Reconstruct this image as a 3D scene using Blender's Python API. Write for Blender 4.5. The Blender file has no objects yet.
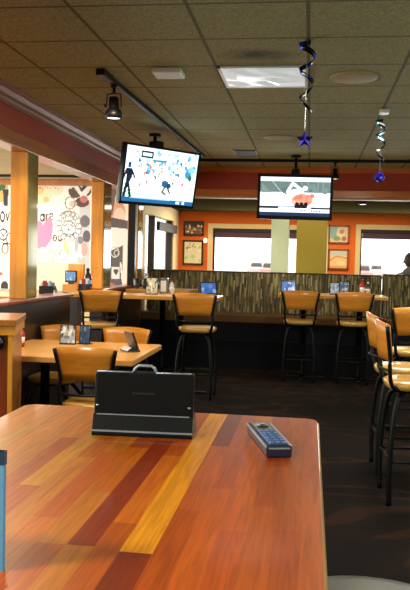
import bpy, bmesh, math, random
import numpy as np
from mathutils import Vector, Matrix
random.seed(7)
PI = math.pi
SC = bpy.context.scene
COL = SC.collection

# ------------------------------------------------------------------ colour
def lin(c):
    c = c / 255.0
    return c / 12.92 if c <= 0.04045 else ((c + 0.055) / 1.055) ** 2.4
def rgb(r, g, b):
    return (lin(r), lin(g), lin(b), 1.0)

# ------------------------------------------------------------------ materials
class NT:
    def __init__(s, name):
        s.m = bpy.data.materials.new(name); s.m.use_nodes = True
        s.t = s.m.node_tree; s.b = s.t.nodes['Principled BSDF']
    def n(s, kind, **kw):
        nd = s.t.nodes.new(kind)
        for k, v in kw.items():
            if k.startswith('i_'):
                key = k[2:]
                nd.inputs[int(key) if key.isdigit() else key.replace('_', ' ')].default_value = v
            else: setattr(nd, k, v)
        return nd
    def l(s, a, b): s.t.links.new(a, b)
    def math(s, op, a, b=None):
        nd = s.n('ShaderNodeMath', operation=op)
        for i, v in enumerate((a, b)):
            if v is None: continue
            if isinstance(v, (int, float)): nd.inputs[i].default_value = v
            else: s.l(v, nd.inputs[i])
        return nd.outputs[0]
    def mix(s, f, a, b):
        nd = s.n('ShaderNodeMix', data_type='RGBA')
        for i, v in ((0, f), (6, a), (7, b)):
            if isinstance(v, (int, float, tuple)): nd.inputs[i].default_value = v
            else: s.l(v, nd.inputs[i])
        return nd.outputs[2]

def plain(name, col, rough=0.5, metal=0.0, coat=0.0, bump=0.0, bscale=60, var=0.08, spec=None):
    k = NT(name)
    tc = k.n('ShaderNodeTexCoord')
    no = k.n('ShaderNodeTexNoise', i_Scale=bscale, i_Detail=3.0); k.l(tc.outputs['Object'], no.inputs['Vector'])
    dark = tuple(x * (1 - var * 2.5) for x in col[:3]) + (1,)
    k.l(k.mix(no.outputs[0], dark, tuple(min(1, x * (1 + var)) for x in col[:3]) + (1,)), k.b.inputs['Base Color'])
    k.b.inputs['Roughness'].default_value = rough
    k.b.inputs['Metallic'].default_value = metal
    k.b.inputs['Coat Weight'].default_value = coat
    if spec is not None: k.b.inputs['Specular IOR Level'].default_value = spec
    if bump:
        bp = k.n('ShaderNodeBump', i_Strength=bump, i_Distance=0.01); k.l(no.outputs[0], bp.inputs['Height'])
        k.l(bp.outputs[0], k.b.inputs['Normal'])
    return k.m

def wood(name, c1, c2, stretch=(30, 2, 30), rough=0.35, coat=0.3, scale=1.0):
    k = NT(name)
    tc = k.n('ShaderNodeTexCoord'); mp = k.n('ShaderNodeMapping'); mp.inputs['Scale'].default_value = stretch
    k.l(tc.outputs['Object'], mp.inputs['Vector'])
    no = k.n('ShaderNodeTexNoise', i_Scale=scale, i_Detail=5.0, i_Distortion=0.8); k.l(mp.outputs[0], no.inputs['Vector'])
    rp = k.n('ShaderNodeValToRGB'); rp.color_ramp.elements[0].position = 0.3; rp.color_ramp.elements[1].position = 0.7
    rp.color_ramp.elements[0].color = c2; rp.color_ramp.elements[1].color = c1
    k.l(no.outputs[0], rp.inputs[0]); k.l(rp.outputs[0], k.b.inputs['Base Color'])
    k.b.inputs['Roughness'].default_value = rough
    k.b.inputs['Coat Weight'].default_value = coat; k.b.inputs['Coat Roughness'].default_value = 0.15
    return k.m

def emis(name, col, strength):
    k = NT(name)
    k.b.inputs['Base Color'].default_value = (0.02, 0.02, 0.02, 1)
    k.b.inputs['Emission Color'].default_value = col; k.b.inputs['Emission Strength'].default_value = strength
    return k.m

def vcol(name, emit=0.0, rough=0.5, grain=False, coat=0.0):
    """colours laid down per face in the mesh attribute Col"""
    k = NT(name)
    at = k.n('ShaderNodeAttribute', attribute_name='Col')
    out = at.outputs['Color']
    if grain:
        tc = k.n('ShaderNodeTexCoord'); mp = k.n('ShaderNodeMapping'); mp.inputs['Scale'].default_value = (90, 5, 10)
        k.l(tc.outputs['Object'], mp.inputs['Vector'])
        no = k.n('ShaderNodeTexNoise', i_Scale=1.0, i_Detail=6.0, i_Distortion=1.2); k.l(mp.outputs[0], no.inputs['Vector'])
        rp = k.n('ShaderNodeValToRGB'); rp.color_ramp.elements[0].position = 0.3; rp.color_ramp.elements[1].position = 0.62
        rp.color_ramp.elements[0].color = (0.62, 0.55, 0.5, 1); rp.color_ramp.elements[1].color = (1.05, 1.05, 1.05, 1)
        k.l(no.outputs[0], rp.inputs[0])
        mx = k.n('ShaderNodeMix', data_type='RGBA', blend_type='MULTIPLY'); mx.inputs[0].default_value = 0.8
        k.l(out, mx.inputs[6]); k.l(rp.outputs[0], mx.inputs[7]); out = mx.outputs[2]
    if emit:
        k.b.inputs['Base Color'].default_value = (0.01, 0.01, 0.01, 1)
        k.l(out, k.b.inputs['Emission Color']); k.b.inputs['Emission Strength'].default_value = emit
    else: k.l(out, k.b.inputs['Base Color'])
    if grain: k.b.inputs['Specular IOR Level'].default_value = .22
    k.b.inputs['Roughness'].default_value = rough
    k.b.inputs['Coat Weight'].default_value = coat; k.b.inputs['Coat Roughness'].default_value = 0.09
    return k.m

def glass(name, tint=(1, 1, 1, 1), mixf=0.9):
    k = NT(name); t = k.t
    tr = k.n('ShaderNodeBsdfTransparent'); tr.inputs[0].default_value = tint
    gl = k.n('ShaderNodeBsdfGlossy'); gl.inputs['Roughness'].default_value = 0.02
    mx = k.n('ShaderNodeMixShader'); mx.inputs[0].default_value = mixf
    k.l(gl.outputs[0], mx.inputs[1]); k.l(tr.outputs[0], mx.inputs[2])
    k.l(mx.outputs[0], t.nodes['Material Output'].inputs['Surface'])
    return k.m

TX0, TY0, TT = -0.0493, 3.834, 0.6096      # ceiling grid
ZC, ZL = 2.754, 2.33                       # main and lower ceiling heights
def ceiling_mat(name, col, line, stain=True):
    k = NT(name); tc = k.n('ShaderNodeTexCoord'); sp = k.n('ShaderNodeSeparateXYZ'); k.l(tc.outputs['Object'], sp.inputs[0])
    fs = []
    for o, x0 in ((0, TX0), (1, TY0)):
        v = k.math('ADD', sp.outputs[o], -x0 + 100 * TT); v = k.math('DIVIDE', v, TT); v = k.math('FRACT', v)
        v = k.math('SUBTRACT', v, 0.5); v = k.math('ABSOLUTE', v); fs.append(k.math('GREATER_THAN', v, 0.482))
    f = k.math('MAXIMUM', fs[0], fs[1])
    vo = k.n('ShaderNodeTexNoise', i_Scale=75.0, i_Detail=4.0, i_Roughness=0.7); k.l(tc.outputs['Object'], vo.inputs['Vector'])
    rp = k.n('ShaderNodeValToRGB'); rp.color_ramp.elements[0].position = 0.38; rp.color_ramp.elements[1].position = 0.6
    rp.color_ramp.elements[0].color = tuple(x * .5 for x in col[:3]) + (1,); rp.color_ramp.elements[1].color = col
    k.l(vo.outputs[0], rp.inputs[0])
    big = k.n('ShaderNodeTexNoise', i_Scale=0.9, i_Detail=2.0); k.l(tc.outputs['Object'], big.inputs['Vector'])
    c = k.mix(k.math('MULTIPLY', big.outputs[0], 0.35), rp.outputs[0], tuple(x * .55 for x in col[:3]) + (1,))
    if stain:   # sooty smudge on the air tile in front of the light panel
        d = k.n('ShaderNodeVectorMath', operation='DISTANCE'); mp = k.n('ShaderNodeMapping')
        mp.inputs['Location'].default_value = (0.35, -4.80 * 1.7, 0); mp.inputs['Scale'].default_value = (1, 1.7, 0)
        k.l(tc.outputs['Object'], mp.inputs['Vector']); k.l(mp.outputs[0], d.inputs[0])
        no = k.n('ShaderNodeTexNoise', i_Scale=9.0, i_Detail=3.0); k.l(tc.outputs['Object'], no.inputs['Vector'])
        s = k.math('SUBTRACT', 0.30, d.outputs['Value']); s = k.math('MULTIPLY', s, 6.0)
        s = k.math('MULTIPLY', s, no.outputs[0]); s = k.math('MINIMUM', s, 0.8); s = k.math('MAXIMUM', s, 0.0)
        c = k.mix(s, c, rgb(38, 36, 30))
    k.l(k.mix(f, c, line), k.b.inputs['Base Color'])
    bp = k.n('ShaderNodeBump', i_Strength=0.6, i_Distance=0.01); k.l(vo.outputs[0], bp.inputs['Height']); k.l(bp.outputs[0], k.b.inputs['Normal'])
    k.b.inputs['Roughness'].default_value = 0.85
    return k.m

def booth_fabric(name):
    k = NT(name); tc = k.n('ShaderNodeTexCoord'); sp = k.n('ShaderNodeSeparateXYZ'); k.l(tc.outputs['Object'], sp.inputs[0])
    cx = k.math('FLOOR', k.math('MULTIPLY', sp.outputs[0], 62.0))
    wn = k.n('ShaderNodeTexWhiteNoise', noise_dimensions='1D'); k.l(cx, wn.inputs['W'])
    cz = k.math('FLOOR', k.math('ADD', k.math('MULTIPLY', sp.outputs[2], 7.0), k.math('MULTIPLY', wn.outputs[0], 9.0)))
    cb = k.n('ShaderNodeCombineXYZ'); k.l(cx, cb.inputs[0]); k.l(cz, cb.inputs[1])
    w2 = k.n('ShaderNodeTexWhiteNoise', noise_dimensions='2D'); k.l(cb.outputs[0], w2.inputs['Vector'])
    rp = k.n('ShaderNodeValToRGB'); rp.color_ramp.interpolation = 'CONSTANT'
    els = rp.color_ramp.elements
    cols = [(0, (54, 48, 30)), (0.2, (98, 90, 56)), (0.42, (72, 62, 38)), (0.6, (124, 114, 76)), (0.75, (84, 72, 44)), (0.9, (152, 142, 100))]
    els[0].color = rgb(*cols[0][1]); els[1].position = cols[1][0]; els[1].color = rgb(*cols[1][1])
    for p, c in cols[2:]: e = els.new(p); e.color = rgb(*c)
    k.l(w2.outputs[0], rp.inputs[0]); k.l(rp.outputs[0], k.b.inputs['Base Color'])
    k.b.inputs['Roughness'].default_value = 0.75
    return k.m

def carpet_mat():
    k = NT('carpet'); tc = k.n('ShaderNodeTexCoord')
    mp = k.n('ShaderNodeMapping'); mp.inputs['Scale'].default_value = (0.8, 1.3, 1); mp.inputs['Rotation'].default_value = (0, 0, 0.5)
    k.l(tc.outputs['Object'], mp.inputs['Vector'])
    w = k.n('ShaderNodeTexNoise', i_Scale=1.1, i_Detail=0.5, i_Distortion=1.6); k.l(mp.outputs[0], w.inputs['Vector'])
    rp = k.n('ShaderNodeValToRGB'); rp.color_ramp.interpolation = 'CONSTANT'; e = rp.color_ramp.elements
    e[0].color = rgb(23, 16, 17); e[1].position = 0.46; e[1].color = rgb(30, 19, 17)
    x = e.new(0.53); x.color = rgb(52, 30, 23); x = e.new(0.60); x.color = rgb(25, 17, 17)
    k.l(w.outputs[0], rp.inputs[0])
    f = k.n('ShaderNodeTexNoise', i_Scale=220.0, i_Detail=2.0); k.l(tc.outputs['Object'], f.inputs['Vector'])
    k.l(k.mix(k.math('MULTIPLY', f.outputs[0], 0.7), rp.outputs[0], rgb(10, 8, 8)), k.b.inputs['Base Color'])
    k.b.inputs['Roughness'].default_value = 0.95; k.b.inputs['Specular IOR Level'].default_value = 0.15
    bp = k.n('ShaderNodeBump', i_Strength=0.5, i_Distance=0.01); k.l(f.outputs[0], bp.inputs['Height']); k.l(bp.outputs[0], k.b.inputs['Normal'])
    return k.m

M = dict(
    black=plain('black powder coated metal', rgb(6, 7, 10), 0.45, 0.0, spec=0.25),
    blackplastic=plain('black plastic', rgb(16, 20, 28), 0.3, 0, 0.2),
    navy=plain('dark navy vinyl', rgb(7, 9, 22), 0.6, spec=0.2),
    shell=plain('dark tablet shell', rgb(6, 9, 19), 0.4, 0, 0.0, spec=0.25),
    silver=plain('silver edge', rgb(170, 190, 220), 0.3, 0.35),
    chrome=plain('steel', rgb(170, 175, 180), 0.25, 0.9),
    honey=wood('honey wood', rgb(232, 160, 54), rgb(212, 132, 36), (20, 20, 2)),
    back=wood('stool back wood', rgb(228, 150, 54), rgb(206, 124, 36), (6, 6, 26)),
    top=wood('table top wood', rgb(236, 178, 100), rgb(216, 148, 70), (2, 30, 30), 0.3, 0.4),
    darkwood=wood('dark stained wood', rgb(38, 20, 15), rgb(24, 13, 11), (3, 3, 20), 0.45),
    redwood=wood('reddish panel wood', rgb(160, 74, 34), rgb(118, 48, 24), (20, 20, 2), 0.3),
    trimwood=wood('trim wood', rgb(190, 116, 50), rgb(150, 84, 34), (20, 1.5, 20)),
    trimx=wood('beam wood', rgb(206, 112, 44), rgb(180, 88, 32), (1.5, 20, 20)),
    red=plain('dark red paint', rgb(164, 54, 24), 0.6),
    orange=plain('orange paint', rgb(236, 112, 26), 0.7),
    olivewall=plain('sage wall paint', rgb(150, 152, 104), 0.8),
    cream=plain('cream paint', rgb(240, 214, 160), 0.6),
    crownred=plain('glossy mahogany moulding', rgb(128, 72, 36), 0.5, 0, 0.0),
    olive=plain('olive paint', rgb(176, 156, 50), 0.5),
    palegreen=plain('pale green paint', rgb(216, 234, 200), 0.4),
    glossyolive=plain('glossy olive panel', rgb(150, 140, 90), 0.12, 0.1, 0.7),
    seat=plain('tan vinyl seat', rgb(206, 158, 84), 0.28, 0, 0.4),
    greenvinyl=plain('dark green vinyl', rgb(54, 60, 48), 0.4),
    white=plain('white plastic', rgb(225, 228, 232), 0.4),
    offwhite=plain('off white speaker grille', rgb(176, 160, 124), 0.6),
    red2=plain('ketchup red', rgb(176, 24, 28), 0.35),
    blind=plain('dark roller blind', rgb(92, 66, 84), 0.8),
    blindtop=plain('blind cassette', rgb(44, 36, 40), 0.6),
    bluefoil=plain('metallic blue foil', rgb(40, 70, 220), 0.18, 0.9),
    tealfoil=plain('metallic teal foil', rgb(70, 150, 180), 0.15, 0.9),
    blackfoil=plain('black foil', rgb(18, 16, 26), 0.2, 0.7),
    purplefoil=plain('metallic violet foil', rgb(36, 26, 140), 0.3, 0.7),
    cardblue=plain('light blue card', rgb(96, 170, 232), 0.5),
    cardnavy=plain('navy card', rgb(20, 62, 104), 0.5),
    brown=plain('brown leather', rgb(70, 40, 26), 0.5),
    grey=plain('grey fleece', rgb(104, 112, 118), 0.9, bump=0.3),
    jeans=plain('dark denim', rgb(38, 46, 66), 0.85),
    skin=plain('skin', rgb(205, 150, 120), 0.5),
    hair=plain('dark grey hair', rgb(60, 58, 58), 0.7, bump=0.5, bscale=40),
    carpaint=plain('pale car paint', rgb(190, 172, 166), 0.3, 0.2, 0.5),  # pale tint puts the outdoor glare into the colour
    carpaint2=plain('dusty red car paint', rgb(196, 130, 116), 0.3, 0.2, 0.5),  # red washed out in the colour to imitate outdoor haze
    carglass=plain('car glass', rgb(70, 66, 66), 0.1),
    rubber=plain('tyre rubber', rgb(25, 25, 26), 0.9),
    asphalt=plain('sunlit concrete', rgb(214, 212, 206), 0.9),
    salt=plain('pale glass', rgb(210, 214, 216), 0.15),
    smoke=plain('smoked glass', rgb(46, 50, 60), 0.1, 0, 0.5),
    lens=emis('lamp lens', rgb(255, 240, 210), 3.0),
    bulb=emis('sconce glow', rgb(255, 190, 150), 3.0),
    diffuser=plain('crinkled diffuser film', rgb(222, 226, 226), 0.25, 0, 0.6, bump=0.6, bscale=5),
    booth=booth_fabric('striped booth fabric'),
    carpet=carpet_mat(),
    ceil=ceiling_mat('acoustic tile', rgb(186, 184, 134), rgb(104, 98, 66)),
    ceil2=ceiling_mat('pale ceiling', rgb(220, 196, 150), rgb(190, 165, 120), False),
    tv=vcol('screen picture', emit=1.7, rough=0.15), dim=vcol('tablet screen picture', emit=0.75, rough=0.15),
    print=vcol('printed picture', rough=0.4), mural=vcol('printed mural film', rough=0.6),
    planks=vcol('varnished butcher block', rough=0.38, grain=True, coat=0.25),
    glass=glass('window glass'),
)

# ------------------------------------------------------------------ mesh helpers
class MB:
    def __init__(s, smooth=False): s.bm = bmesh.new(); s.smooth = smooth
    def box(s, x0, x1, y0, y1, z0, z1, mi=0, bev=0, rot=None, about=None):
        r = bmesh.ops.create_cube(s.bm, size=1.0); v = r['verts']
        bmesh.ops.scale(s.bm, verts=v, vec=(x1 - x0, y1 - y0, z1 - z0))
        bmesh.ops.translate(s.bm, verts=v, vec=((x0 + x1) / 2, (y0 + y1) / 2, (z0 + z1) / 2))
        if rot is not None: bmesh.ops.rotate(s.bm, verts=v, cent=about or ((x0 + x1) / 2, (y0 + y1) / 2, (z0 + z1) / 2), matrix=rot)
        fs = {f for w in v for f in w.link_faces}
        for f in fs: f.material_index = mi
        if bev:
            es = list({e for w in v for e in w.link_edges})
            rr = bmesh.ops.bevel(s.bm, geom=es, offset=bev, segments=2, affect='EDGES', profile=0.6)
            for f in rr['faces']: f.material_index = mi
        return s
    def loft(s, rings, caps=True, closed=True, mi=0):
        vs = [[s.bm.verts.new(p) for p in r] for r in rings]
        n = len(rings[0])
        for a, b in zip(vs, vs[1:]):
            for i in range(n if closed else n - 1):
                j = (i + 1) % n
                f = s.bm.faces.new((a[i], a[j], b[j], b[i])); f.material_index = mi; f.smooth = s.smooth
        if caps and closed:
            for r in (list(reversed(vs[0])), vs[-1]):
                try: f = s.bm.faces.new(r); f.material_index = mi
                except ValueError: pass
        return s
    def prism(s, poly, axis, a, b, mi=0):
        def P(p, t):
            return {'x': (t, p[0], p[1]), 'y': (p[0], t, p[1]), 'z': (p[0], p[1], t)}[axis]
        return s.loft([[P(p, a) for p in poly], [P(p, b) for p in poly]], mi=mi)
    def lathe(s, prof, c=(0, 0, 0), seg=20, mi=0):
        rings = [[(c[0] + r * math.cos(2 * PI * i / seg), c[1] + r * math.sin(2 * PI * i / seg), c[2] + z) for i in range(seg)] for r, z in prof]
        return s.loft(rings, mi=mi)
    def tube(s, path, r, seg=8, mi=0):
        path = [Vector(p) for p in path]; rings = []
        rr = r if isinstance(r, (list, tuple)) else [r] * len(path)
        up = Vector((0, 0, 1))
        t0 = (path[1] - path[0]).normalized()
        if abs(t0.dot(up)) > 0.9: up = Vector((1, 0, 0))
        u = t0.cross(up).normalized()
        for i, p in enumerate(path):
            t = (path[min(i + 1, len(path) - 1)] - path[max(i - 1, 0)]).normalized()
            u = (u - t * u.dot(t)).normalized(); w = t.cross(u)
            rings.append([tuple(p + (u * math.cos(2 * PI * k / seg) + w * math.sin(2 * PI * k / seg)) * rr[i]) for k in range(seg)])
        return s.loft(rings, mi=mi)
    def quad(s, pts, mi=0):
        f = s.bm.faces.new([s.bm.verts.new(p) for p in pts]); f.material_index = mi; return s
    def build(s, name, mats, parent=None, label=None):
        bmesh.ops.recalc_face_normals(s.bm, faces=s.bm.faces[:])
        me = bpy.data.meshes.new(name); s.bm.to_mesh(me); s.bm.free()
        if s.smooth:
            for p in me.polygons: p.use_smooth = len(p.vertices) <= 4
        for m in (mats if isinstance(mats, (list, tuple)) else [mats]): me.materials.append(m)
        o = bpy.data.objects.new(name, me); COL.objects.link(o)
        if parent: o.parent = parent
        if label: o['label'] = label
        return o

def curve_pts(ctrl, n=6):
    """Catmull-Rom through control points"""
    c = [Vector(p) for p in ctrl]; c = [c[0] * 2 - c[1]] + c + [c[-1] * 2 - c[-2]]
    out = []
    for i in range(1, len(c) - 2):
        for k in range(n):
            t = k / n
            out.append(0.5 * ((2 * c[i]) + (c[i + 1] - c[i - 1]) * t + (2 * c[i - 1] - 5 * c[i] + 4 * c[i + 1] - c[i + 2]) * t * t + (-c[i - 1] + 3 * c[i] - 3 * c[i + 1] + c[i + 2]) * t ** 3))
    out.append(c[-2]); return [tuple(p) for p in out]

def thing(name, label, cat, loc=(0, 0, 0), rz=0, group=None):
    o = bpy.data.objects.new(name, None); o.empty_display_size = 0.1; COL.objects.link(o)
    o.location = loc; o.rotation_euler = (0, 0, rz); return tag(o, label, cat, group)
def tag(o, label, cat, group=None):
    o['label'] = label; o['category'] = cat
    if group: o['group'] = group
    return o
def struct(o): o['kind'] = 'structure'; return o
def dup(root, loc, rz=0, label=None):
    r = root.copy(); COL.objects.link(r); r.location = loc; r.rotation_euler = (0, 0, rz)
    if label: r['label'] = label
    def rec(a, b):
        for ch in list(a.children):
            c = ch.copy(); COL.objects.link(c); c.parent = b; c.matrix_parent_inverse = ch.matrix_parent_inverse.copy(); rec(ch, c)
    rec(root, r); return r
def one(name, mb, mat, label, cat, loc=(0, 0, 0), rz=0, group=None):
    o = mb.build(name, mat); o.location = loc; o.rotation_euler = (0, 0, rz); return tag(o, label, cat, group)

# ------------------------------------------------------------------ printed pictures: a grid whose faces carry colours
class Pic:
    def __init__(s, w, h, bg): s.w, s.h = w, h; s.a = np.zeros((h, w, 3)); s.a[:] = bg; s.Y, s.X = np.mgrid[0:h, 0:w] + 0.5
    def ell(s, cx, cy, rx, ry, c): s.a[((s.X - cx) / rx) ** 2 + ((s.Y - cy) / ry) ** 2 < 1] = c; return s
    def ring(s, cx, cy, rx, ry, t, c):
        d = np.sqrt(((s.X - cx) / rx) ** 2 + ((s.Y - cy) / ry) ** 2); s.a[np.abs(d - 1) * min(rx, ry) < t] = c; return s
    def rect(s, x0, y0, x1, y1, c): s.a[(s.X > x0) & (s.X < x1) & (s.Y > y0) & (s.Y < y1)] = c; return s
    def poly(s, pts, c):
        ins = np.zeros(s.X.shape, bool); n = len(pts)
        for i in range(n):
            (x0, y0), (x1, y1) = pts[i], pts[(i + 1) % n]
            if y0 == y1: continue
            cond = ((y0 > s.Y) != (y1 > s.Y)) & (s.X < (x1 - x0) * (s.Y - y0) / (y1 - y0) + x0); ins ^= cond
        s.a[ins] = c; return s
    def line(s, pts, t, c):
        for (x0, y0), (x1, y1) in zip(pts, pts[1:]):
            dx, dy = x1 - x0, y1 - y0; L = dx * dx + dy * dy + 1e-9
            u = np.clip(((s.X - x0) * dx + (s.Y - y0) * dy) / L, 0, 1)
            s.a[np.hypot(s.X - x0 - u * dx, s.Y - y0 - u * dy) < t] = c
        return s
    def speck(s, n, box, r, cols, rng):
        for _ in range(n):
            s.ell(rng.uniform(box[0], box[2]), rng.uniform(box[1], box[3]), rng.uniform(*r), rng.uniform(*r), cols[rng.randrange(len(cols))])
        return s
    def mesh(s, name, P00, U, V, mat, parent):
        """P00 top left corner, U along the picture to the right, V down"""
        P00, U, V = Vector(P00), Vector(U), Vector(V); w, h = s.w, s.h
        vs = np.array([[P00 + U * (i / w) + V * (j / h) for i in range(w + 1)] for j in range(h + 1)]).reshape(-1, 3)
        fs = [(j * (w + 1) + i, (j + 1) * (w + 1) + i, (j + 1) * (w + 1) + i + 1, j * (w + 1) + i + 1) for j in range(h) for i in range(w)]
        me = bpy.data.meshes.new(name); me.from_pydata(vs.tolist(), [], fs)
        at = me.color_attributes.new('Col', 'FLOAT_COLOR', 'CORNER')
        c = s.a / 255.0; c = np.where(c <= 0.04045, c / 12.92, ((c + 0.055) / 1.055) ** 2.4)
        c = np.concatenate([c.reshape(-1, 3), np.ones((w * h, 1))], 1)
        at.data.foreach_set('color', np.repeat(c, 4, axis=0).ravel().astype('f'))
        me.materials.append(mat); o = bpy.data.objects.new(name, me); COL.objects.link(o); o.parent = parent
        return o

# ================================================================== SETTING
XW = -2.36          # face of the left half wall and soffit
YH = 10.5           # header beam
YB = 13.5           # back wall
YM = 10.56          # mural wall in the side room
XR = 4.6; YK = -2.2; XL = -6.6

m = MB(); m.box(XL, XR, YK, YB + .2, -0.1, 0)
struct(m.build('floor', M['carpet']))
m = MB(); m.box(XW - .15, XR, YK, YH, ZC, ZC + .1); struct(m.build('ceiling', M['ceil']))
m = MB(); m.box(XL, XW - .15, YK, YM, 2.60, 2.70); struct(m.build('ceiling_side_room', M['ceil2']))
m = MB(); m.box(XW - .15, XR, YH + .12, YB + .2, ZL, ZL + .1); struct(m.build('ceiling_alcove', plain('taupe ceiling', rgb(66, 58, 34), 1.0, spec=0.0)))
# left soffit in bands
m = MB(); m.box(XW - .15, XW, YK, YH + .12, 2.45, ZC); struct(m.build('wall_left_soffit', M['red']))
m = MB(); m.box(XW - .155, XW + .012, YK, YH, ZL, 2.45, bev=.006); struct(m.build('trim_1', M['trimwood']))
prof = [(XW, 2.625), (XW + .012, 2.625), (XW + .016, 2.65), (XW + .03, 2.665), (XW + .034, 2.69), (XW + .055, 2.72), (XW + .07, 2.73), (XW + .075, ZC - .002), (XW, ZC - .002)]
m = MB(); m.prism(prof, 'y', YK, YH - .03); struct(m.build('trim_2', M['crownred']))
# header beam over the alcove
m = MB(); m.box(XW, XR, YH, YH + .12, 2.33, ZC); struct(m.build('wall_header', M['red']))
m = MB(); m.box(XW + .02, XR, YH - .02, YH, 2.685, ZC - .001, bev=.004); m.box(XW + .02, XR, YH - .02, YH, 2.345, 2.45, bev=.004)
struct(m.build('trim_3', M['trimx']))
m = MB(); m.box(XW + .02, XR, YH - .03, YH + .13, 2.325, 2.345, bev=.003); struct(m.build('trim_4', plain('pale trim paint', rgb(190, 160, 120), .6)))
# back wall with two windows
W1 = (-1.74, 0.27, 1.0, 2.03); W2 = (0.86, 3.4, 1.0, 2.06)
m = MB(); y0, y1 = YB, YB + .18
xs = [XW - .1, W1[0], W1[1], W2[0], W2[1], XR]
for a, b, hole in ((xs[0], xs[1], None), (xs[1], xs[2], W1), (xs[2], xs[3], None), (xs[3], xs[4], W2), (xs[4], xs[5], None)):
    if hole: m.box(a, b, y0, y1, 0, hole[2]); m.box(a, b, y0, y1, hole[3], ZL)
    else: m.box(a, b, y0, y1, 0, ZL)
struct(m.build('wall_back', M['orange']))
def window(idx, W):
    r = bpy.data.objects.new('window_%d' % idx, None); COL.objects.link(r); r.location = ((W[0] + W[1]) / 2, YB, W[2]); struct(r)
    x0, x1, h = W[0] - r.location.x, W[1] - r.location.x, W[3] - W[2]
    m = MB(); t = .085
    m.box(x0 - t, x0, -.03, .04, -t, h + t, bev=.004); m.box(x1, x1 + t * .4, -.03, .04, -t, h + t, bev=.004)
    m.box(x0, x1, -.03, .04, h, h + t, bev=.004); m.box(x0, x1, -.05, .04, -t, 0, bev=.004); m.build('window_frame', M['cream'], r)
    m = MB(); m.box(x0, x1, .10, .105, 0, h); m.build('pane', M['glass'], r)
    m = MB(); m.box(x0, x0 + .03, .08, .12, 0, h); m.box(x1 - .03, x1, .08, .12, 0, h)
    m.build('mullion', M['blindtop'], r); return r
window(1, W1); window(2, W2)
for i, (W, lb) in enumerate(((W1, 'dark roller blind drawn up at the top of the wide left window'), (W2, 'dark roller blind drawn up at the top of the right window'))):
    t = thing('roller_blind', lb, 'blind', ((W[0] + W[1]) / 2, YB + .05, W[3] - .16)); w = (W[1] - W[0]) / 2 - .01
    m = MB(); m.box(-w, w, -.03, .03, .10, .16, bev=.008); m.build('cassette', M['blindtop'], t)
    m = MB(); m.box(-w + .02, w - .02, -.006, .006, .0, .10); m.build('blind_cloth', M['blind'], t)
# side wall of the alcove with its own window
m = MB(); a, b = XW - .15, XW
m.box(a, b, YM - .02, 10.74, 0, ZL); m.box(a, b, 12.98, YB, 0, ZL); m.box(a, b, 10.74, 12.98, 0, 1.2); m.box(a, b, 10.74, 12.98, 2.12, ZL)
struct(m.build('wall_alcove_left', M['cream']))
r = bpy.data.objects.new('window_3', None); COL.objects.link(r); r.location = (XW, 11.86, 1.2); struct(r)
m = MB()
for yy in (-1.12, -.42, 1.07): m.box(-.12, -.02, yy, yy + .05, 0, .92)
m.box(-.12, -.02, -1.12, 1.12, -.0, .04); m.build('window_frame', M['blindtop'], r)
m = MB(); m.box(-.09, -.085, -1.1, 1.1, 0.04, .92); m.build('pane', M['glass'], r)
m = MB(); m.box(-.005, .05, -.40, 1.15, .70, .84, bev=.01); o = m.build('roller_blind', M['blindtop']); o.location = (XW + .01, 11.86, 1.2)
tag(o, 'dark blind cassette above the angled window on the alcove left wall', 'blind')
# side room shell and the wall carrying the mural
m = MB(); m.box(XL, XW - .0, YM, YM + .12, 0, 2.75); struct(m.build('wall_side_room_back', M['cream']))
m = MB(); m.box(XL - .1, XL, YK, YM, 0, 2.75); struct(m.build('wall_side_room_left', M['cream']))
m = MB(); m.box(XL, XW - .16, YM - .06, YM - .001, 2.47, 2.56, bev=.005); struct(m.build('trim_5', M['trimwood']))
# closing walls behind and to the right of the camera
m = MB(); m.box(XR, XR + .1, YK, YB + .2, 0, ZC); struct(m.build('wall_right', M['olivewall']))
m = MB(); m.box(XL, XR, YK - .1, YK, 0, ZC); struct(m.build('wall_front', M['olivewall']))
# low half wall below the soffit
m = MB(); m.box(XW - .15, XW, 5.02, 7.3, 0, 1.07); struct(m.build('wall_half_left', M['darkwood']))
m = MB(); m.box(XW - .18, XW + .03, 5.0, 7.33, 1.07, 1.10, bev=.006); struct(m.build('trim_6', M['redwood']))
m = MB(); m.box(XW - .15, XW, 8.49, YM - .03, 0, 1.07); struct(m.build('wall_half_back', M['darkwood']))
m = MB(); m.box(XW - .17, XW + .02, 8.47, YM - .03, 1.07, 1.10, bev=.006); struct(m.build('trim_7', M['redwood']))

# columns
def column(y0, y1, label, z0=0.0, z1=ZL):
    t = thing('wooden_column', label, 'column', (XW - .075, (y0 + y1) / 2, z0), group='wooden columns of the left opening')
    h = z1 - z0; d = (y1 - y0) / 2
    m = MB(); m.box(-.075, .07, -d, d, 0, h, bev=.005); m.build('post', M['honey'], t)
    m = MB(); m.box(.07, .078, -d + .02, d, 0, h); m.build('side_panel', M['glossyolive'], t, 'glossy olive side panel')
    return t
column(6.11, 6.35, 'orange wood column nearest the camera, standing on the half wall beside the painted mural', 1.10)
column(8.49, 8.80, 'yellow wood column in the middle of the left opening, right of the animal drawing', 1.10)
column(10.25, 10.52, 'narrow brown wood column at the far end, beside the alcove window', 1.10)
m = MB(); m.box(-.05, .05, -.05, .05, 1.10, ZL, bev=.006)
one('black_post', m, M['black'], 'slim black post standing right in front of the farthest wood column', 'post', (XW - .035, 10.06, 0))
m = MB(); m.box(-.126, .126, -.12, .12, 0, ZL, bev=.01)
one('square_column', m, M['palegreen'], 'pale green square column behind the booth, left of the olive one', 'column', (-.436, 11.02, 0))
m = MB(); m.box(-.217, .217, -.2, .2, 0, ZL, bev=.01)
one('square_column', m, M['olive'], 'wide olive square column behind the booth under the straight television', 'column', (.014, 11.1, 0))

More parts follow.
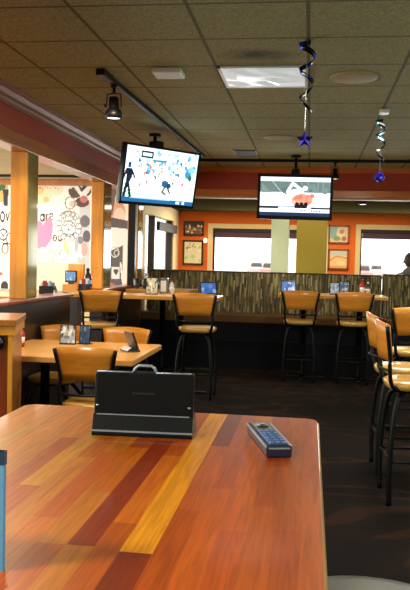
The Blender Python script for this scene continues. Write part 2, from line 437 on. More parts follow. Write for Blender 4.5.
# ================================================================== MURAL
def mx(x): return ((x - 36) / 55 * .818 - 3.948 + 4.6) * 100      # photo column to mural cell
def mz(y): return (2.47 - (2.47 - (y - 186) * .01428)) * 100
p = Pic(208, 150, (250, 245, 236)); rng = random.Random(3)
def E(x, y, rx, ry, c): p.ell(mx(x), mz(y), rx * 1.46, ry * 1.43, c)
def G(x, y, rx, ry, t, c): p.ring(mx(x), mz(y), rx * 1.46, ry * 1.43, t, c)
def LN(pts, t, c): p.line([(mx(a), mz(b)) for a, b in pts], t, c)
def PO(pts, c): p.poly([(mx(a), mz(b)) for a, b in pts], c)
INK = (52, 46, 46)
PO([(-9, 186), (8, 186), (8, 202), (-9, 206)], (238, 176, 96)); PO([(3, 190), (9, 190), (8, 207), (4, 207)], (50, 34, 40))
E(0, 188, 6, 4, (60, 110, 60))
E(44, 194, 10, 10, (250, 222, 186)); E(40, 190, 5, 5, (244, 196, 146)); E(56, 190, 8, 6, (248, 226, 200)); E(47, 200, 3, 3, (240, 186, 140))
for q in range(9): E(38 + q * 2.6, 187 + (q % 3), .6, .6, (120, 70, 60))
# hand lettering  OV / are / ea
G(3, 218, 2.2, 4.6, .9, INK); LN([(6.5, 214), (8, 222), (10, 213)], .9, INK)
G(4, 236, 4.2, 5.6, .9, INK); LN([(2, 234), (4, 238), (8, 232)], .8, INK); G(6, 250, 3.2, 5, .9, INK); G(12, 240, 5, 6, .8, INK)
LN([(-6, 214), (-4, 222), (-2, 214)], .9, INK)
G(43.2, 218, 1.7, 3.2, .8, INK); LN([(45.2, 214.5), (45.4, 221.5)], .8, INK)
LN([(47, 214), (47.4, 221)], .8, INK); LN([(47.3, 216.5), (48.6, 214.2), (49.8, 214.8)], .8, INK)
LN([(51, 217.6), (53.8, 216.8), (53.2, 213.6), (51.4, 213.8), (50.8, 217.6), (52, 220.4), (54.2, 219.4)], .75, INK)
LN([(36.5, 208), (38, 211), (37, 214)], .8, INK)
PK = (246, 140, 184)
E(40, 228, 4.6, 6.5, PK); E(49.5, 226, 5, 6, PK); PO([(35.5, 229), (54.4, 227), (53, 240), (45, 251), (38, 249)], PK); E(50, 219.8, 1.8, 2, PK)
G(56.4, 238.4, 1.8, 2.6, .7, INK); LN([(54.5, 238.5), (58, 238)], .7, INK); G(61.4, 238.4, 1.7, 2.6, .7, INK); LN([(63.4, 236), (63.8, 241)], .7, INK)
# grey photo collage on the right of this bay
PO([(80, 205), (91, 200), (91, 285), (84, 285), (83, 262), (86, 250), (80, 240)], (206, 206, 212))
E(86, 221, 5, 6, (112, 106, 118)); E(88, 236, 4, 6, (96, 92, 106)); E(82, 240, 3, 4, (132, 130, 140)); E(86, 249, 3.4, 7, (232, 168, 160)); E(85, 262, 3, 5, (224, 190, 186))
E(78, 245, 2, 8, (178, 180, 190)); E(81, 262, 2, 6, (190, 196, 202))
# brown and white blotches, like an animal hide
E(76, 191, 7, 7, (92, 76, 60)); E(87, 190, 5, 6, (72, 56, 50)); PO([(72, 184), (84, 200), (92, 188), (90, 184), (82, 192), (77, 183)], (246, 243, 240))
E(71, 186, 2.4, 3, (245, 240, 236)); E(83, 202, 7, 5, (88, 62, 54)); E(84.5, 199, 4, 3.6, (206, 120, 122)); E(74, 204, 4, 3.4, (214, 190, 184)); G(71, 203, 5, 6, .6, (120, 96, 90))
# curly line face
E(70, 227, 12, 14, (247, 246, 246))
for k in range(15):
    a = 2 * PI * k / 15; G(70 + 10.4 * math.cos(a), 226 + 12.5 * math.sin(a), 3.0, 3.0, .42, (120, 120, 128))
for k in range(9):
    a = 2 * PI * k / 9; G(70 + 6 * math.cos(a), 218 + 5 * math.sin(a), 2.2, 2.2, .4, (140, 140, 148))
G(70, 229, 7, 8, .5, (112, 112, 120)); LN([(65, 226), (67.5, 225)], .6, INK); LN([(72, 225), (75, 226.4)], .6, INK)
E(70, 229.5, .9, 1.2, INK); LN([(66, 233), (68, 235), (70.5, 233.4), (73, 235), (75, 233)], .55, INK); LN([(63, 214), (69, 211), (76, 213)], .5, (130, 130, 138))
# pale green sketches along the bottom
for q in range(26):
    E(rng.uniform(37, 62), rng.uniform(249, 262), rng.uniform(.8, 3), rng.uniform(.6, 2), (196, 220, 206) if q % 2 else (228, 236, 226))
for q in range(7): LN([(38 + q * 4, 262), (39 + q * 4, 250 + q % 3 * 3), (42 + q * 4, 255)], .5, (150, 186, 166))
E(65, 258, 5, 7, (246, 240, 240)); LN([(61, 256), (62, 250), (68, 250), (70, 256)], .7, (110, 150, 150)); LN([(63, 260), (67, 260)], .6, (190, 130, 140))
E(67, 246, 1.5, 6, (214, 224, 140)); E(70, 250, 1, 6, (196, 214, 160))
p.rect(mx(36), mz(263), mx(84), mz(292), (252, 226, 190))
PO([(-9, 262), (9, 256), (9, 292), (-9, 292)], (250, 226, 206)); LN([(-8, 256), (9, 254)], 1.0, (240, 170, 120)); E(6, 289, 4, 6, (44, 34, 34)); E(2, 276, 2, 1.6, (170, 90, 100))
# bay between the second column and the black post
PO([(107, 186), (130, 186), (130, 292), (107, 292)], (240, 240, 244))
for k in range(14): G(113 + rng.uniform(-4, 8), 190 + rng.uniform(-4, 6), rng.uniform(1, 3), rng.uniform(1, 3), .5, (110, 110, 118))
E(118, 212, 8, 12, (222, 168, 138)); E(120, 216, 6, 9, (238, 220, 208)); PO([(109, 216), (130, 220), (130, 228), (109, 226)], (92, 84, 92))
PO([(108, 188), (117, 187), (113, 214), (108, 214)], (124, 100, 92))
PO([(112, 250), (124, 244), (124, 286), (112, 284)], (92, 92, 98)); G(116, 251, 4, 5, .7, (210, 210, 214)); G(118, 252, 2.4, 3, .6, (214, 214, 220))
p.rect(mx(113.5), mz(266), mx(121), mz(278), (232, 232, 236)); E(116.5, 269.6, 1.4, 1.5, (70, 70, 76)); E(118.6, 269.6, 1.4, 1.5, (70, 70, 76)); PO([(115.2, 270), (120, 270), (117.6, 274.5)], (70, 70, 76))
LN([(122, 262), (124, 280)], 1.2, (240, 240, 244)); PO([(107, 280), (130, 288), (130, 292), (107, 292)], (200, 110, 60))
t = thing('painted_mural', 'white wall mural with hand lettering, a pink heart and a curly line face', 'mural', (-3.56, YM - .03, 1.0))
m = MB(); m.box(-1.045, 1.045, 0, .028, -.04, 1.48); m.build('board', M['white'], t)
p.mesh('picture', (-1.04, -.002, 1.47), (2.08, 0, 0), (0, 0, -1.5), M['mural'], t)

# ================================================================== STOOLS AND CHAIRS
def seating(name, label, cat, h, top, bh, wtop, group):
    t = thing(name, label, cat, group=group)
    # seat pad, slightly domed, rounded square
    m = MB(True); rings = []
    def rsq(a, z, n=28):
        out = []
        for i in range(n):
            th = 2 * PI * i / n; c, s = math.cos(th), math.sin(th)
            rr = a / (abs(c) ** 3.2 + abs(s) ** 3.2) ** (1 / 3.2); out.append((rr * c, rr * s, z))
        return out
    for a, z in ((.17, h - .055), (.195, h - .05), (.205, h - .03), (.203, h - .012), (.18, h), (.10, h + .005), (.02, h + .006)): rings.append(rsq(a, z))
    m.loft(rings); m.build('seat', M['seat'], t)
    m = MB(); m.lathe([(.14, h - .075), (.165, h - .068), (.165, h - .056)], seg=24); m.build('seat_frame', M['black'], t)
    # curved wooden backrest, wider on top, arched top edge
    m = MB(True); n = 10; f, b = [], []
    rows = [(-.5, 0), (-.25, .0), (0, 0), (.25, 0), (.5, 0)]
    outer = []
    N = 12
    def bp(u, v, d):      # u -1..1, v 0..1
        w = wtop / 2 * (.79 + .21 * v); zz = top - bh + bh * v + (.018 * (1 - u * u) if v > .99 else 0) + (.012 * (1 - u * u) - .012 if v < .01 else 0)
        return (u * w, -.20 - .03 * v - .045 * (1 - u * u) + d, zz)
    vs = {}
    for side, d in ((0, 0), (1, .014)):
        for i in range(N + 1):
            for j in range(5): vs[side, i, j] = m.bm.verts.new(bp(-1 + 2 * i / N, j / 4, d))
    for i in range(N):
        for j in range(4):
            m.bm.faces.new([vs[0, i, j], vs[0, i + 1, j], vs[0, i + 1, j + 1], vs[0, i, j + 1]])
            m.bm.faces.new([vs[1, i, j + 1], vs[1, i + 1, j + 1], vs[1, i + 1, j], vs[1, i, j]])
        m.bm.faces.new([vs[0, i, 0], vs[1, i, 0], vs[1, i + 1, 0], vs[0, i + 1, 0]])
        m.bm.faces.new([vs[0, i, 4], vs[0, i + 1, 4], vs[1, i + 1, 4], vs[1, i, 4]])
    for j in range(4):
        m.bm.faces.new([vs[0, 0, j], vs[0, 0, j + 1], vs[1, 0, j + 1], vs[1, 0, j]])
        m.bm.faces.new([vs[0, N, j], vs[1, N, j], vs[1, N, j + 1], vs[0, N, j + 1]])
    m.build('backrest', M['back'], t)
    # black posts that carry the back
    w = wtop / 2
    m = MB(True)
    for s in (-1, 1):
        pts = curve_pts([(s * .155, -.10, h - .065), (s * .175, -.185, h - .02), (s * .19, -.205, h + .1), (s * (w * .82 + .006), -.205, top - bh + .02), (s * (w + .004), -.235, top - .005)])
        m.tube(pts, .0135)
    m.tube(curve_pts([(-.185, -.20, h + .07), (0, -.245, h + .07), (.185, -.20, h + .07)]), .009)
    m.build('back_frame', M['black'], t)
    for sx in (-1, 1):
        for sy in (-1, 1):
            m = MB(True)
            pts = curve_pts([(sx * .105, sy * .105, h - .07), (sx * .15, sy * .15, h - .14), (sx * .178, sy * .178, h * .55), (sx * .185, sy * .185, h * .25), (sx * .18, sy * .18, 0.0)])
            m.tube(pts, .0165, 10); m.build('leg', M['black'], t)
    if h > .6:
        m = MB(True); a = .184; z = .27
        pts = [(a, -a, z), (a, a, z), (-a, a, z), (-a, -a, z), (a, -a, z)]
        for q in range(4): m.tube([pts[q], pts[q + 1]], .010)
        m.build('footrest', M['black'], t)
    return t
SG = 'high wooden-backed bar stools'; CG = 'low wooden-backed dining chairs'
st = seating('bar_stool', 'wood-backed bar stool at the front right of the long high table under the tilted television', 'stool', .755, 1.105, .215, .445, SG)
st.location = (-1.17, 7.97, 0)
dup(st, (-2.25, 8.02, 0), .3, 'bar stool at the left end of the long high table, by the middle wood column')
dup(st, (-.10, 9.48, 0), 0, 'left of the two bar stools at the high table under the straight television')
dup(st, (.545, 9.48, 0), 0, 'right of the two bar stools at the high table under the straight television')
dup(st, (.69, 4.86, 0), -PI / 2 + .06, 'side-on bar stool at the right edge, nearest of the right-hand stools')
dup(st, (.685, 5.52, 0), -PI / 2 + .04, 'side-on bar stool at the right edge, just behind the nearest one')
dup(st, (.905, 6.62, 0), 0, 'bar stool at the far right showing only the left part of its back')
ch = seating('dining_chair', 'low wood-backed chair in front of the low table, just left of the black tablet back', 'chair', .455, .845, .22, .42, CG)
ch.location = (-1.49, 5.18, 0)
dup(ch, (-2.13, 6.2, 0), PI, 'low wood-backed chair behind the low table, left of the photo card')
dup(ch, (-1.565, 6.2, 0), PI, 'low wood-backed chair behind the low table, by the small leaning tablet')

# olive stool seat at the corner of our table
t = thing('padded_stool', 'dark green padded round stool cut off at the bottom right corner, beside the near table', 'stool', (.15, 1.54, 0))
m = MB(True); m.lathe([(.20, .67), (.235, .68), (.245, .71), (.235, .74), (.19, .752), (.05, .757)], seg=40); m.build('seat', M['greenvinyl'], t)
for a in range(4):
    c, s = math.cos(PI / 4 + a * PI / 2), math.sin(PI / 4 + a * PI / 2)
    m = MB(True); m.tube(curve_pts([(c * .14, s * .14, .68), (c * .2, s * .2, .4), (c * .22, s * .22, 0)]), .016); m.build('leg', M['black'], t)
m = MB(True); m.tube([(.205 * math.cos(a * PI / 12), .205 * math.sin(a * PI / 12), .3) for a in range(25)], .01); m.build('footrest', M['black'], t)

# ================================================================== TABLES
def table(label, x0, x1, y0, y1, z, mat, cols, name='high_table', th=.042, group=None):
    cx, cy = (x0 + x1) / 2, (y0 + y1) / 2; t = thing(name, label, 'table', (cx, cy, 0), group=group)
    m = MB(); m.box(x0 - cx, x1 - cx, y0 - cy, y1 - cy, z - th, z, bev=.008); m.build('tabletop', mat, t)
    for c in cols:
        m = MB(True); m.lathe([(.04, .02), (.035, .06), (.035, z - th - .015), (.1, z - th - .012), (.1, z - th)], (c, 0, 0)); ped = m.build('pedestal', M['black'], t)
        m = MB(); m.box(c - .3, c + .3, -.03, .03, 0, .025, bev=.006); m.box(c - .03, c + .03, -.27, .27, 0, .025, bev=.006); m.build('foot', M['black'], ped)
    return t
table('long pale wood high table in the middle distance below the tilted television', -2.62, -.95, 7.88, 8.455, 1.07, M['top'], (-.4, .4))
table('pale wood high table behind the long one, against the striped booth', -2.3, -1.48, 9.35, 10.08, 1.07, M['top'], (0,))
table('pale wood high table with two stools under the straight television', -.38, .95, 9.34, 10.02, 1.07, M['top'], (-.35, .35))
table('low pale wood dining table at left behind the black tablet back', -2.31, -1.19, 5.08, 6.12, .76, M['top'], (-.25, .25), 'dining_table')

# near table: planks laid by hand
XA, XB, Y0, Y1, ZT = -.745, .035, .30, 1.945, 1.07
cx, cy = (XA + XB) / 2, (Y0 + Y1) / 2
t = thing('high_table', 'large near high table of glossy orange butcher block planks filling the foreground', 'table', (cx, cy, 0))
m = MB(); r = .035
def rect_round(x0, x1, y0, y1, r, n=6):
    o = []
    for (px, py, a0) in ((x1 - r, y1 - r, 0), (x0 + r, y1 - r, PI / 2), (x0 + r, y0 + r, PI), (x1 - r, y0 + r, 1.5 * PI)):
        o += [(px + r * math.cos(a0 + k * PI / 2 / n), py + r * math.sin(a0 + k * PI / 2 / n)) for k in range(n + 1)]
    return o
def RR(dx, z): return [(a, b, z) for a, b in rect_round(XA - cx + dx, XB - cx - dx, Y0 - cy + dx, Y1 - cy - dx, r)]
m.smooth = True
m.loft([RR(.006, ZT - .045), RR(0, ZT - .04), RR(0, ZT - .006), RR(.006, ZT - .0012)])
m.build('table_edge', plain('pale table edge', rgb(222, 168, 104), .3, 0, .5), t, 'pale rounded table edge')
# plank surface as coloured cells clipped to the rounded outline
bm = bmesh.new(); cl = bm.loops.layers.float_color.new('Col')
TONES = {'y': (236, 152, 18), 'l': (222, 128, 16), 'o': (208, 106, 8), 'r': (190, 82, 3), 'd': (146, 48, 0), 'm': (200, 92, 6)}
plan = {  # column start x: list of (y start, tone) from near to far
    -.745: [(.3, 'l'), (.9, 'y'), (1.55, 'l')], -.70: [(.3, 'o'), (1.2, 'l')], -.66: [(.3, 'l'), (1.0, 'y'), (1.7, 'l')], -.615: [(.3, 'o'), (1.35, 'l')],
    -.575: [(.3, 'y'), (1.15, 'l')], -.53: [(.3, 'o'), (1.05, 'm'), (1.6, 'l')], -.49: [(.3, 'm'), (1.25, 'y')], -.45: [(.3, 'l'), (1.45, 'o')],
    -.41: [(.3, 'o'), (1.1, 'm'), (1.5, 'l')], -.368: [(.3, 'm'), (1.0, 'l'), (1.24, 'o'), (1.55, 'r')], -.323: [(.3, 'l'), (1.0, 'd'), (1.62, 'm')],
    -.283: [(.3, 'm'), (1.1, 'o'), (1.5, 'r')], -.245: [(.3, 'd'), (.99, 'y')], -.199: [(.3, 'r'), (1.18, 'm'), (1.6, 'd')],
    -.16: [(.3, 'm'), (1.3, 'r')], -.12: [(.3, 'r'), (1.1, 'm'), (1.7, 'o')], -.08: [(.3, 'm'), (1.22, 'r')], -.04: [(.3, 'r'), (1.12, 'm')], -.002: [(.3, 'm'), (1.4, 'r')]}
xs = sorted(plan); rg = random.Random(5)
for i, xa in enumerate(xs):
    xb = xs[i + 1] if i + 1 < len(xs) else XB; seg = plan[xa]
    for j, (ya, tn) in enumerate(seg):
        yb = seg[j + 1][0] if j + 1 < len(seg) else Y1
        f_ = rg.uniform(.93, 1.06); col = tuple(lin(c * f_) for c in TONES[tn]) + (1,)
        g = .0; f = bm.faces.new([bm.verts.new((a - cx, b - cy, ZT)) for a, b in ((xa + g, ya + g), (xb - g, ya + g), (xb - g, yb - g), (xa + g, yb - g))])
        for lp in f.loops: lp[cl] = col
# trim to the rounded outline with corner planes
for (px, py, sx, sy) in ((XB - r, Y1 - r, 1, 1), (XA + r, Y1 - r, -1, 1)):
    for k in range(1, 6):
        a = k * PI / 12; nx, ny = sx * math.cos(a), sy * math.sin(a); rr = r - .006
        bmesh.ops.bisect_plane(bm, geom=bm.verts[:] + bm.edges[:] + bm.faces[:], plane_co=(px - cx + nx * rr, py - cy + ny * rr, 0), plane_no=(nx, ny, 0), clear_outer=True)
for co, no in (((XB - .005 - cx, 0, 0), (1, 0, 0)), ((XA + .005 - cx, 0, 0), (-1, 0, 0)), ((0, Y1 - .005 - cy, 0), (0, 1, 0)), ((0, Y0 + .005 - cy, 0), (0, -1, 0))):
    bmesh.ops.bisect_plane(bm, geom=bm.verts[:] + bm.edges[:] + bm.faces[:], plane_co=co, plane_no=no, clear_outer=True)
me = bpy.data.meshes.new('tabletop'); bm.to_mesh(me); bm.free(); me.materials.append(M['planks'])
o = bpy.data.objects.new('tabletop', me); COL.objects.link(o); o.parent = t
for yy in (-.4, .4):
    m = MB(True); m.lathe([(.045, .02), (.04, .06), (.04, ZT - .06), (.11, ZT - .055), (.11, ZT - .045)], (0, yy, 0)); ped = m.build('pedestal', M['black'], t)
    m = MB(); m.box(-.32, .32, yy - .035, yy + .035, 0, .025, bev=.006); m.box(-.035, .035, yy - .3, yy + .3, 0, .025, bev=.006); m.build('foot', M['black'], ped)

# ================================================================== THINGS ON THE NEAR TABLE
# restaurant tablet seen from behind
t = thing('tablet', 'black table tablet seen from behind with a carry handle, on the near table', 'tablet', (-.363, 1.685, ZT), .06)
hw = .113
m = MB(); m.prism([(-.045, .0), (.055, .0), (.055, .012), (.03, .046), (-.030, .046), (-.045, .006)], 'x', -hw, hw); m.build('base', M['shell'], t)
m = MB(); m.box(-hw - .0005, hw + .0005, -.0475, -.043, .010, .0135); m.box(-hw + .008, hw - .008, -.0335, -.029, .045, .0475, bev=.001); m.build('edge_strip', M['silver'], t, 'thin silver edge lines')
rot = Matrix.Rotation(-.10, 3, 'X')
m = MB(); m.box(-hw, hw, -.028, -.006, .040, .142, bev=.006, rot=rot, about=(0, -.015, .046)); body = m.build('back_shell', M['shell'], t)
m = MB(True)
pts = [(-.026, -.013, .1415), (-.022, -.0125, .150), (-.015, -.0125, .156), (.015, -.0125, .156), (.022, -.0125, .150), (.026, -.013, .1415)]
m.tube(pts, .0032); m.tube([(-hw + .006, -.020, .1415), (-.026, -.020, .1415)], .0016); m.tube([(.026, -.020, .1415), (hw - .006, -.020, .1415)], .0016)
m.build('handle', M['silver'], body, 'silver edged carry handle')
for s in (-1, 1):
    m = MB(True); m.lathe([(.0, -.0005), (.0035, 0), (.0035, .002), (.0, .003)], seg=12); o = m.build('screw', M['chrome'], body); o.location = (s * (hw - .009), -.0275, .066); o.rotation_euler = (PI / 2, 0, 0)
m = MB(); m.box(-.0045, .0045, -.0003, .0003, -.002, .002)
m = MB()
for k in range(7): m.box(-.026 + k * .0075, -.0205 + k * .0075, -.0246, -.0240, .0925, .0965)
m.build('wordmark', plain('faint grey print', rgb(44, 50, 62), .4), body, 'faint grey embossed wordmark')

# remote control
t = thing('remote_control', 'black television remote control with silver edges lying on the near table', 'remote', (-.078, 1.638, ZT))
L = .222; ang = math.atan2(1.555 - 1.778, -.048 + .108); t.rotation_euler = (0, 0, ang)
m = MB(); m.box(-L / 2, L / 2, -.027, .027, .0, .026, bev=.006); rb = m.build('body', plain('navy black remote shell', rgb(16, 34, 72), .3, 0, .5), t)
m = MB()
m.box(-L / 2 + .004, L / 2 - .004, -.0282, -.0255, .020, .0245); m.box(-L / 2 + .004, L / 2 - .004, .0255, .0282, .020, .0245); m.box(L / 2 - .003, L / 2 + .0006, -.022, .022, .0185, .0215)
m.build('silver_trim', M['silver'], t)
m = MB(); m.box(-.10, -.03, -.018, .018, .0255, .0275, bev=.001)
m.build('display_plate', M['chrome'], t, 'silver plate around the navigation keys')
m = MB(True); m.lathe([(.013, .0265), (.0135, .0295), (.007, .030), (.006, .029)], (-.062, 0, 0), 20); m.build('navigation_ring', M['blackplastic'], rb)
for i in range(6):
    for j in range(3):
        m = MB(); x = -.012 + i * .021; y = -.014 + j * .014
        m.box(x - .007, x + .007, y - .0048, y + .0048, .025, .0295, bev=.0012)
        m.build('button', plain('grey blue key', rgb(72, 116, 190), .35) if (i == 0 and j == 0) else bpy.data.materials['grey blue key'], rb)

# menu card at far left
t = thing('menu_card', 'light blue standing menu card with a navy top band, cut off at the left edge', 'menu', (-.372, .9, ZT))
m = MB(); m.box(-.20, 0, -.004, .004, 0, .153); m.build('card', M['cardblue'], t)
m = MB(); m.box(-.20, .0006, -.0046, .0046, .136, .153); m.build('top_band', M['cardnavy'], t)
m = MB(); m.box(-.17, -.03, -.035, .035, 0, .008, bev=.002); m.build('stand', M['blackplastic'], t)

# ================================================================== NEAR PARTITION (left)
t = thing('wooden_partition', 'wooden partition end with a pale post and reddish panel at the left edge', 'partition', (-1.77, 4.43, 0), .27)
m = MB(); m.box(-.85, .0, -.01, .58, 1.03, 1.07, bev=.005); m.build('cap', M['trimwood'], t)
m = MB(); m.box(-.84, -.008, .0, .56, .975, 1.03); m.build('fascia', M['honey'], t)
m = MB(); m.box(-.05, -.022, .004, .03, 0, .975, bev=.003); m.build('post', M['honey'], t)
m = MB(); m.box(-.83, -.03, .03, .54, 0, .975); m.build('panel', M['redwood'], t)
m = MB(); m.box(-.03, -.022, .03, .54, 0, .975); m.build('end_panel', M['trimwood'], t)
m = MB(True); m.lathe([(.0, 0), (.045, .002), (.055, .02), (.045, .045), (.0, .05)], seg=20); o = m.build('knob', M['blackplastic'], t); o.location = (-.125, .03, .93); o.rotation_euler = (PI / 2, 0, 0)

# ================================================================== BOOTH
def booth(label, x0, x1, top, y0=10.2):
    cx = (x0 + x1) / 2; w = (x1 - x0) / 2; t = thing('booth_bench', label, 'booth', (cx, 0, 0), group='striped booths along the alcove')
    m = MB(); m.box(-w, w, y0 + .03, 10.88, 0, .62); m.box(-w, w, y0 + .005, y0 + .03, .36, .385); m.build('base', M['navy'], t)
    m = MB(); m.box(-w, w, y0, 10.72, .62, .74, bev=.02); m.build('seat', plain('brown booth vinyl', rgb(96, 64, 28), .4, 0, .1), t)
    m = MB(); m.prism([(10.60, .74), (10.70, top - .03), (10.72, top), (10.85, top), (10.87, .74)], 'x', -w, w); m.build('backrest', M['booth'], t)
    m = MB(); m.box(-w, w, 10.705, 10.87, top, top + .012, bev=.003); m.build('cap', M['brown'], t)
    return t
booth('long striped booth with dark base running from the alcove window to the gap', -2.30, .985, 1.30)
booth('striped booth at the right beyond the gap, in front of the seated person', 1.01, 2.9, 1.318)
# seats on the far side, back to back
m = MB(); m.box(-.9, .9, 10.90, 11.5, .0, .60); m.box(-.9, .9, 10.90, 11.5, .60, .74, bev=.02)
one('rear_bench', m, M['navy'], 'dark booth seat behind the right booth where the person sits', 'bench', (1.95, 0, 0))

# ================================================================== TELEVISIONS
def tv(label, c, yaw, tilt, roll, w, asp, pic, mount_top, b=.022):
    t = thing('television', label, 'television', c, yaw)
    h = w * asp; R = Matrix.Rotation(tilt, 4, 'X') @ Matrix.Rotation(roll, 4, 'Y')
    # the screen side faces -y in local space
    def part(name, m, mat):
        o = m.build(name, mat, t); o.matrix_local = R; return o
    m = MB(); m.box(-w / 2, w / 2, 0, .05, -h / 2, h / 2, bev=.008); part('casing', m, M['blackplastic'])
    m = MB()
    m.box(-w / 2, w / 2, -.012, 0, -h / 2, -h / 2 + b * 1.3, bev=.003); m.box(-w / 2, w / 2, -.012, 0, h / 2 - b, h / 2, bev=.003)
    m.box(-w / 2, -w / 2 + b, -.012, 0, -h / 2, h / 2, bev=.003); m.box(w / 2 - b, w / 2, -.012, 0, -h / 2, h / 2, bev=.003); bz = part('bezel', m, M['black'])
    o = pic.mesh('screen', (-w / 2 + b, -.004, h / 2 - b), (w - 2 * b, 0, 0), (0, 0, -(h - 2.3 * b)), M['tv'], bz)
    m = MB(True); zt = mount_top - c[2]
    m.tube([(0, .10, 0), (0, .10, zt - .01)], .018); m.lathe([(.06, zt - .03), (.06, zt)], (0, .10, 0), 20)
    m.build('mount_pole', M['black'], t)
    m = MB(); m.box(-.09, .09, .045, .12, -.09, .09, bev=.005); m.build('bracket', M['black'], t)
    m = MB(); m.box(-.05, .05, .02, .14, h / 2 - .04, h / 2 + .07, bev=.01); m.build('swivel', M['black'], t)
    return t
p = Pic(112, 64, (246, 250, 250)); rng = random.Random(11)
p.rect(0, 0, 112, 26, (214, 238, 244))
p.speck(90, (14, 2, 110, 30), (1, 4), [(250, 252, 252), (170, 214, 226), (120, 180, 206), (240, 250, 250), (90, 140, 170)], rng)
p.speck(50, (16, 12, 108, 50), (.6, 1.8), [(70, 120, 120), (60, 90, 120), (150, 200, 180), (196, 130, 120), (100, 150, 90)], rng)
p.speck(26, (20, 10, 108, 46), (1.5, 4.5), [(252, 252, 250), (246, 252, 248)], rng)
p.rect(0, 50, 112, 60, (196, 240, 210)); p.rect(14, 44, 112, 51, (224, 248, 232)); p.speck(12, (20, 44, 110, 52), (2, 6), [(236, 250, 240)], rng)
for (x, y) in ((34, 40), (30, 30), (47, 34), (83, 28), (92, 38), (56, 26), (24, 44), (38, 22)): p.ell(x, y, 1.2, 2.4, (210, 84, 76) if x % 2 == 0 else (50, 90, 96))
p.ell(63, 40, 5.5, 4.5, (34, 84, 130)); p.ell(69, 42, 4, 3, (30, 60, 90)); p.line([(64, 43), (60, 50), (65, 52)], 1.2, (40, 60, 70)); p.line([(67, 44), (72, 50)], 1.2, (40, 60, 70)); p.ell(66, 35, 2, 2, (220, 230, 240))
p.ell(98, 26, 5, 5, (40, 140, 160)); p.ell(103, 20, 5, 4, (120, 190, 220)); p.ell(102, 30, 3, 4, (60, 90, 90))
p.rect(22, 4, 40, 12, (20, 30, 44)); p.rect(23.5, 5.5, 38.5, 10.5, (196, 220, 226)); p.rect(40, 13, 58, 15, (60, 110, 140))
p.ell(7, 22, 2.4, 3.4, (20, 60, 110)); p.poly([(3, 26), (11, 26), (12, 36), (9, 42), (15, 62), (11, 62), (7, 46), (4, 62), (0, 62), (4, 40)], (10, 26, 44)); p.line([(3, 28), (0, 38)], 1.2, (10, 26, 44)); p.line([(11, 28), (16, 36)], 1.2, (10, 26, 44))
p.rect(0, 59, 112, 64, (28, 90, 140)); p.rect(84, 60, 90, 63, (230, 240, 250)); p.rect(94, 60, 98, 63, (230, 240, 250)); p.rect(12, 59, 74, 60.5, (120, 180, 210))
tv('tilted flat television showing a football game, hanging from the ceiling track at left', (-1.504, 7.50, 2.28), .9474, 0.1676, -.0103, 1.016, .575, p, ZC - .035)
p = Pic(112, 64, (242, 244, 246)); rng = random.Random(2)
p.rect(0, 6, 112, 26, (92, 112, 110)); p.rect(0, 0, 112, 7, (228, 236, 240)); p.rect(0, 25, 112, 48, (244, 246, 248))
for x in (76, 92, 100): p.rect(x, 6, x + 1, 26, (140, 150, 150))
p.poly([(2, 10), (18, 26), (2, 26)], (120, 128, 120)); p.line([(20, 8), (34, 25)], .8, (150, 160, 160)); p.speck(14, (2, 8, 110, 25), (2, 6), [(84, 100, 100), (104, 124, 120)], rng)
p.line([(44, 24), (52, 10), (60, 16), (68, 22)], 2.4, (240, 248, 250)); p.ell(72, 18, 4, 4, (236, 246, 248)); p.ell(58, 24, 12, 4, (240, 246, 248))
p.ell(68, 37, 17, 10, (236, 140, 120)); p.speck(14, (54, 30, 84, 44), (2, 4), [(246, 120, 96), (244, 170, 150), (230, 110, 90)], rng)
for x in (60, 67, 74): p.ell(x, 45, 3.4, 4.4, (22, 18, 24))
p.rect(56, 45, 76, 51, (18, 16, 22)); p.ell(24, 38, 12, 8, (250, 250, 252)); p.ell(96, 40, 8, 7, (250, 250, 252))
p.rect(0, 48, 30, 52, (30, 36, 48)); p.rect(30, 47, 56, 49, (120, 140, 160)); p.rect(82, 49, 112, 52, (40, 50, 70)); p.rect(0, 52, 112, 57, (236, 240, 246)); p.rect(0, 58, 112, 64, (20, 40, 74))
for x in (66, 71, 82, 86, 90, 95): p.rect(x, 54, x + 3, 56.5, (40, 50, 80))
tv('straight flat television showing a player in red, in front of the header beam', (-.205, 9.2, 2.243), 0.0, .03, .012, .90, .60, p, ZC - .001, .034)

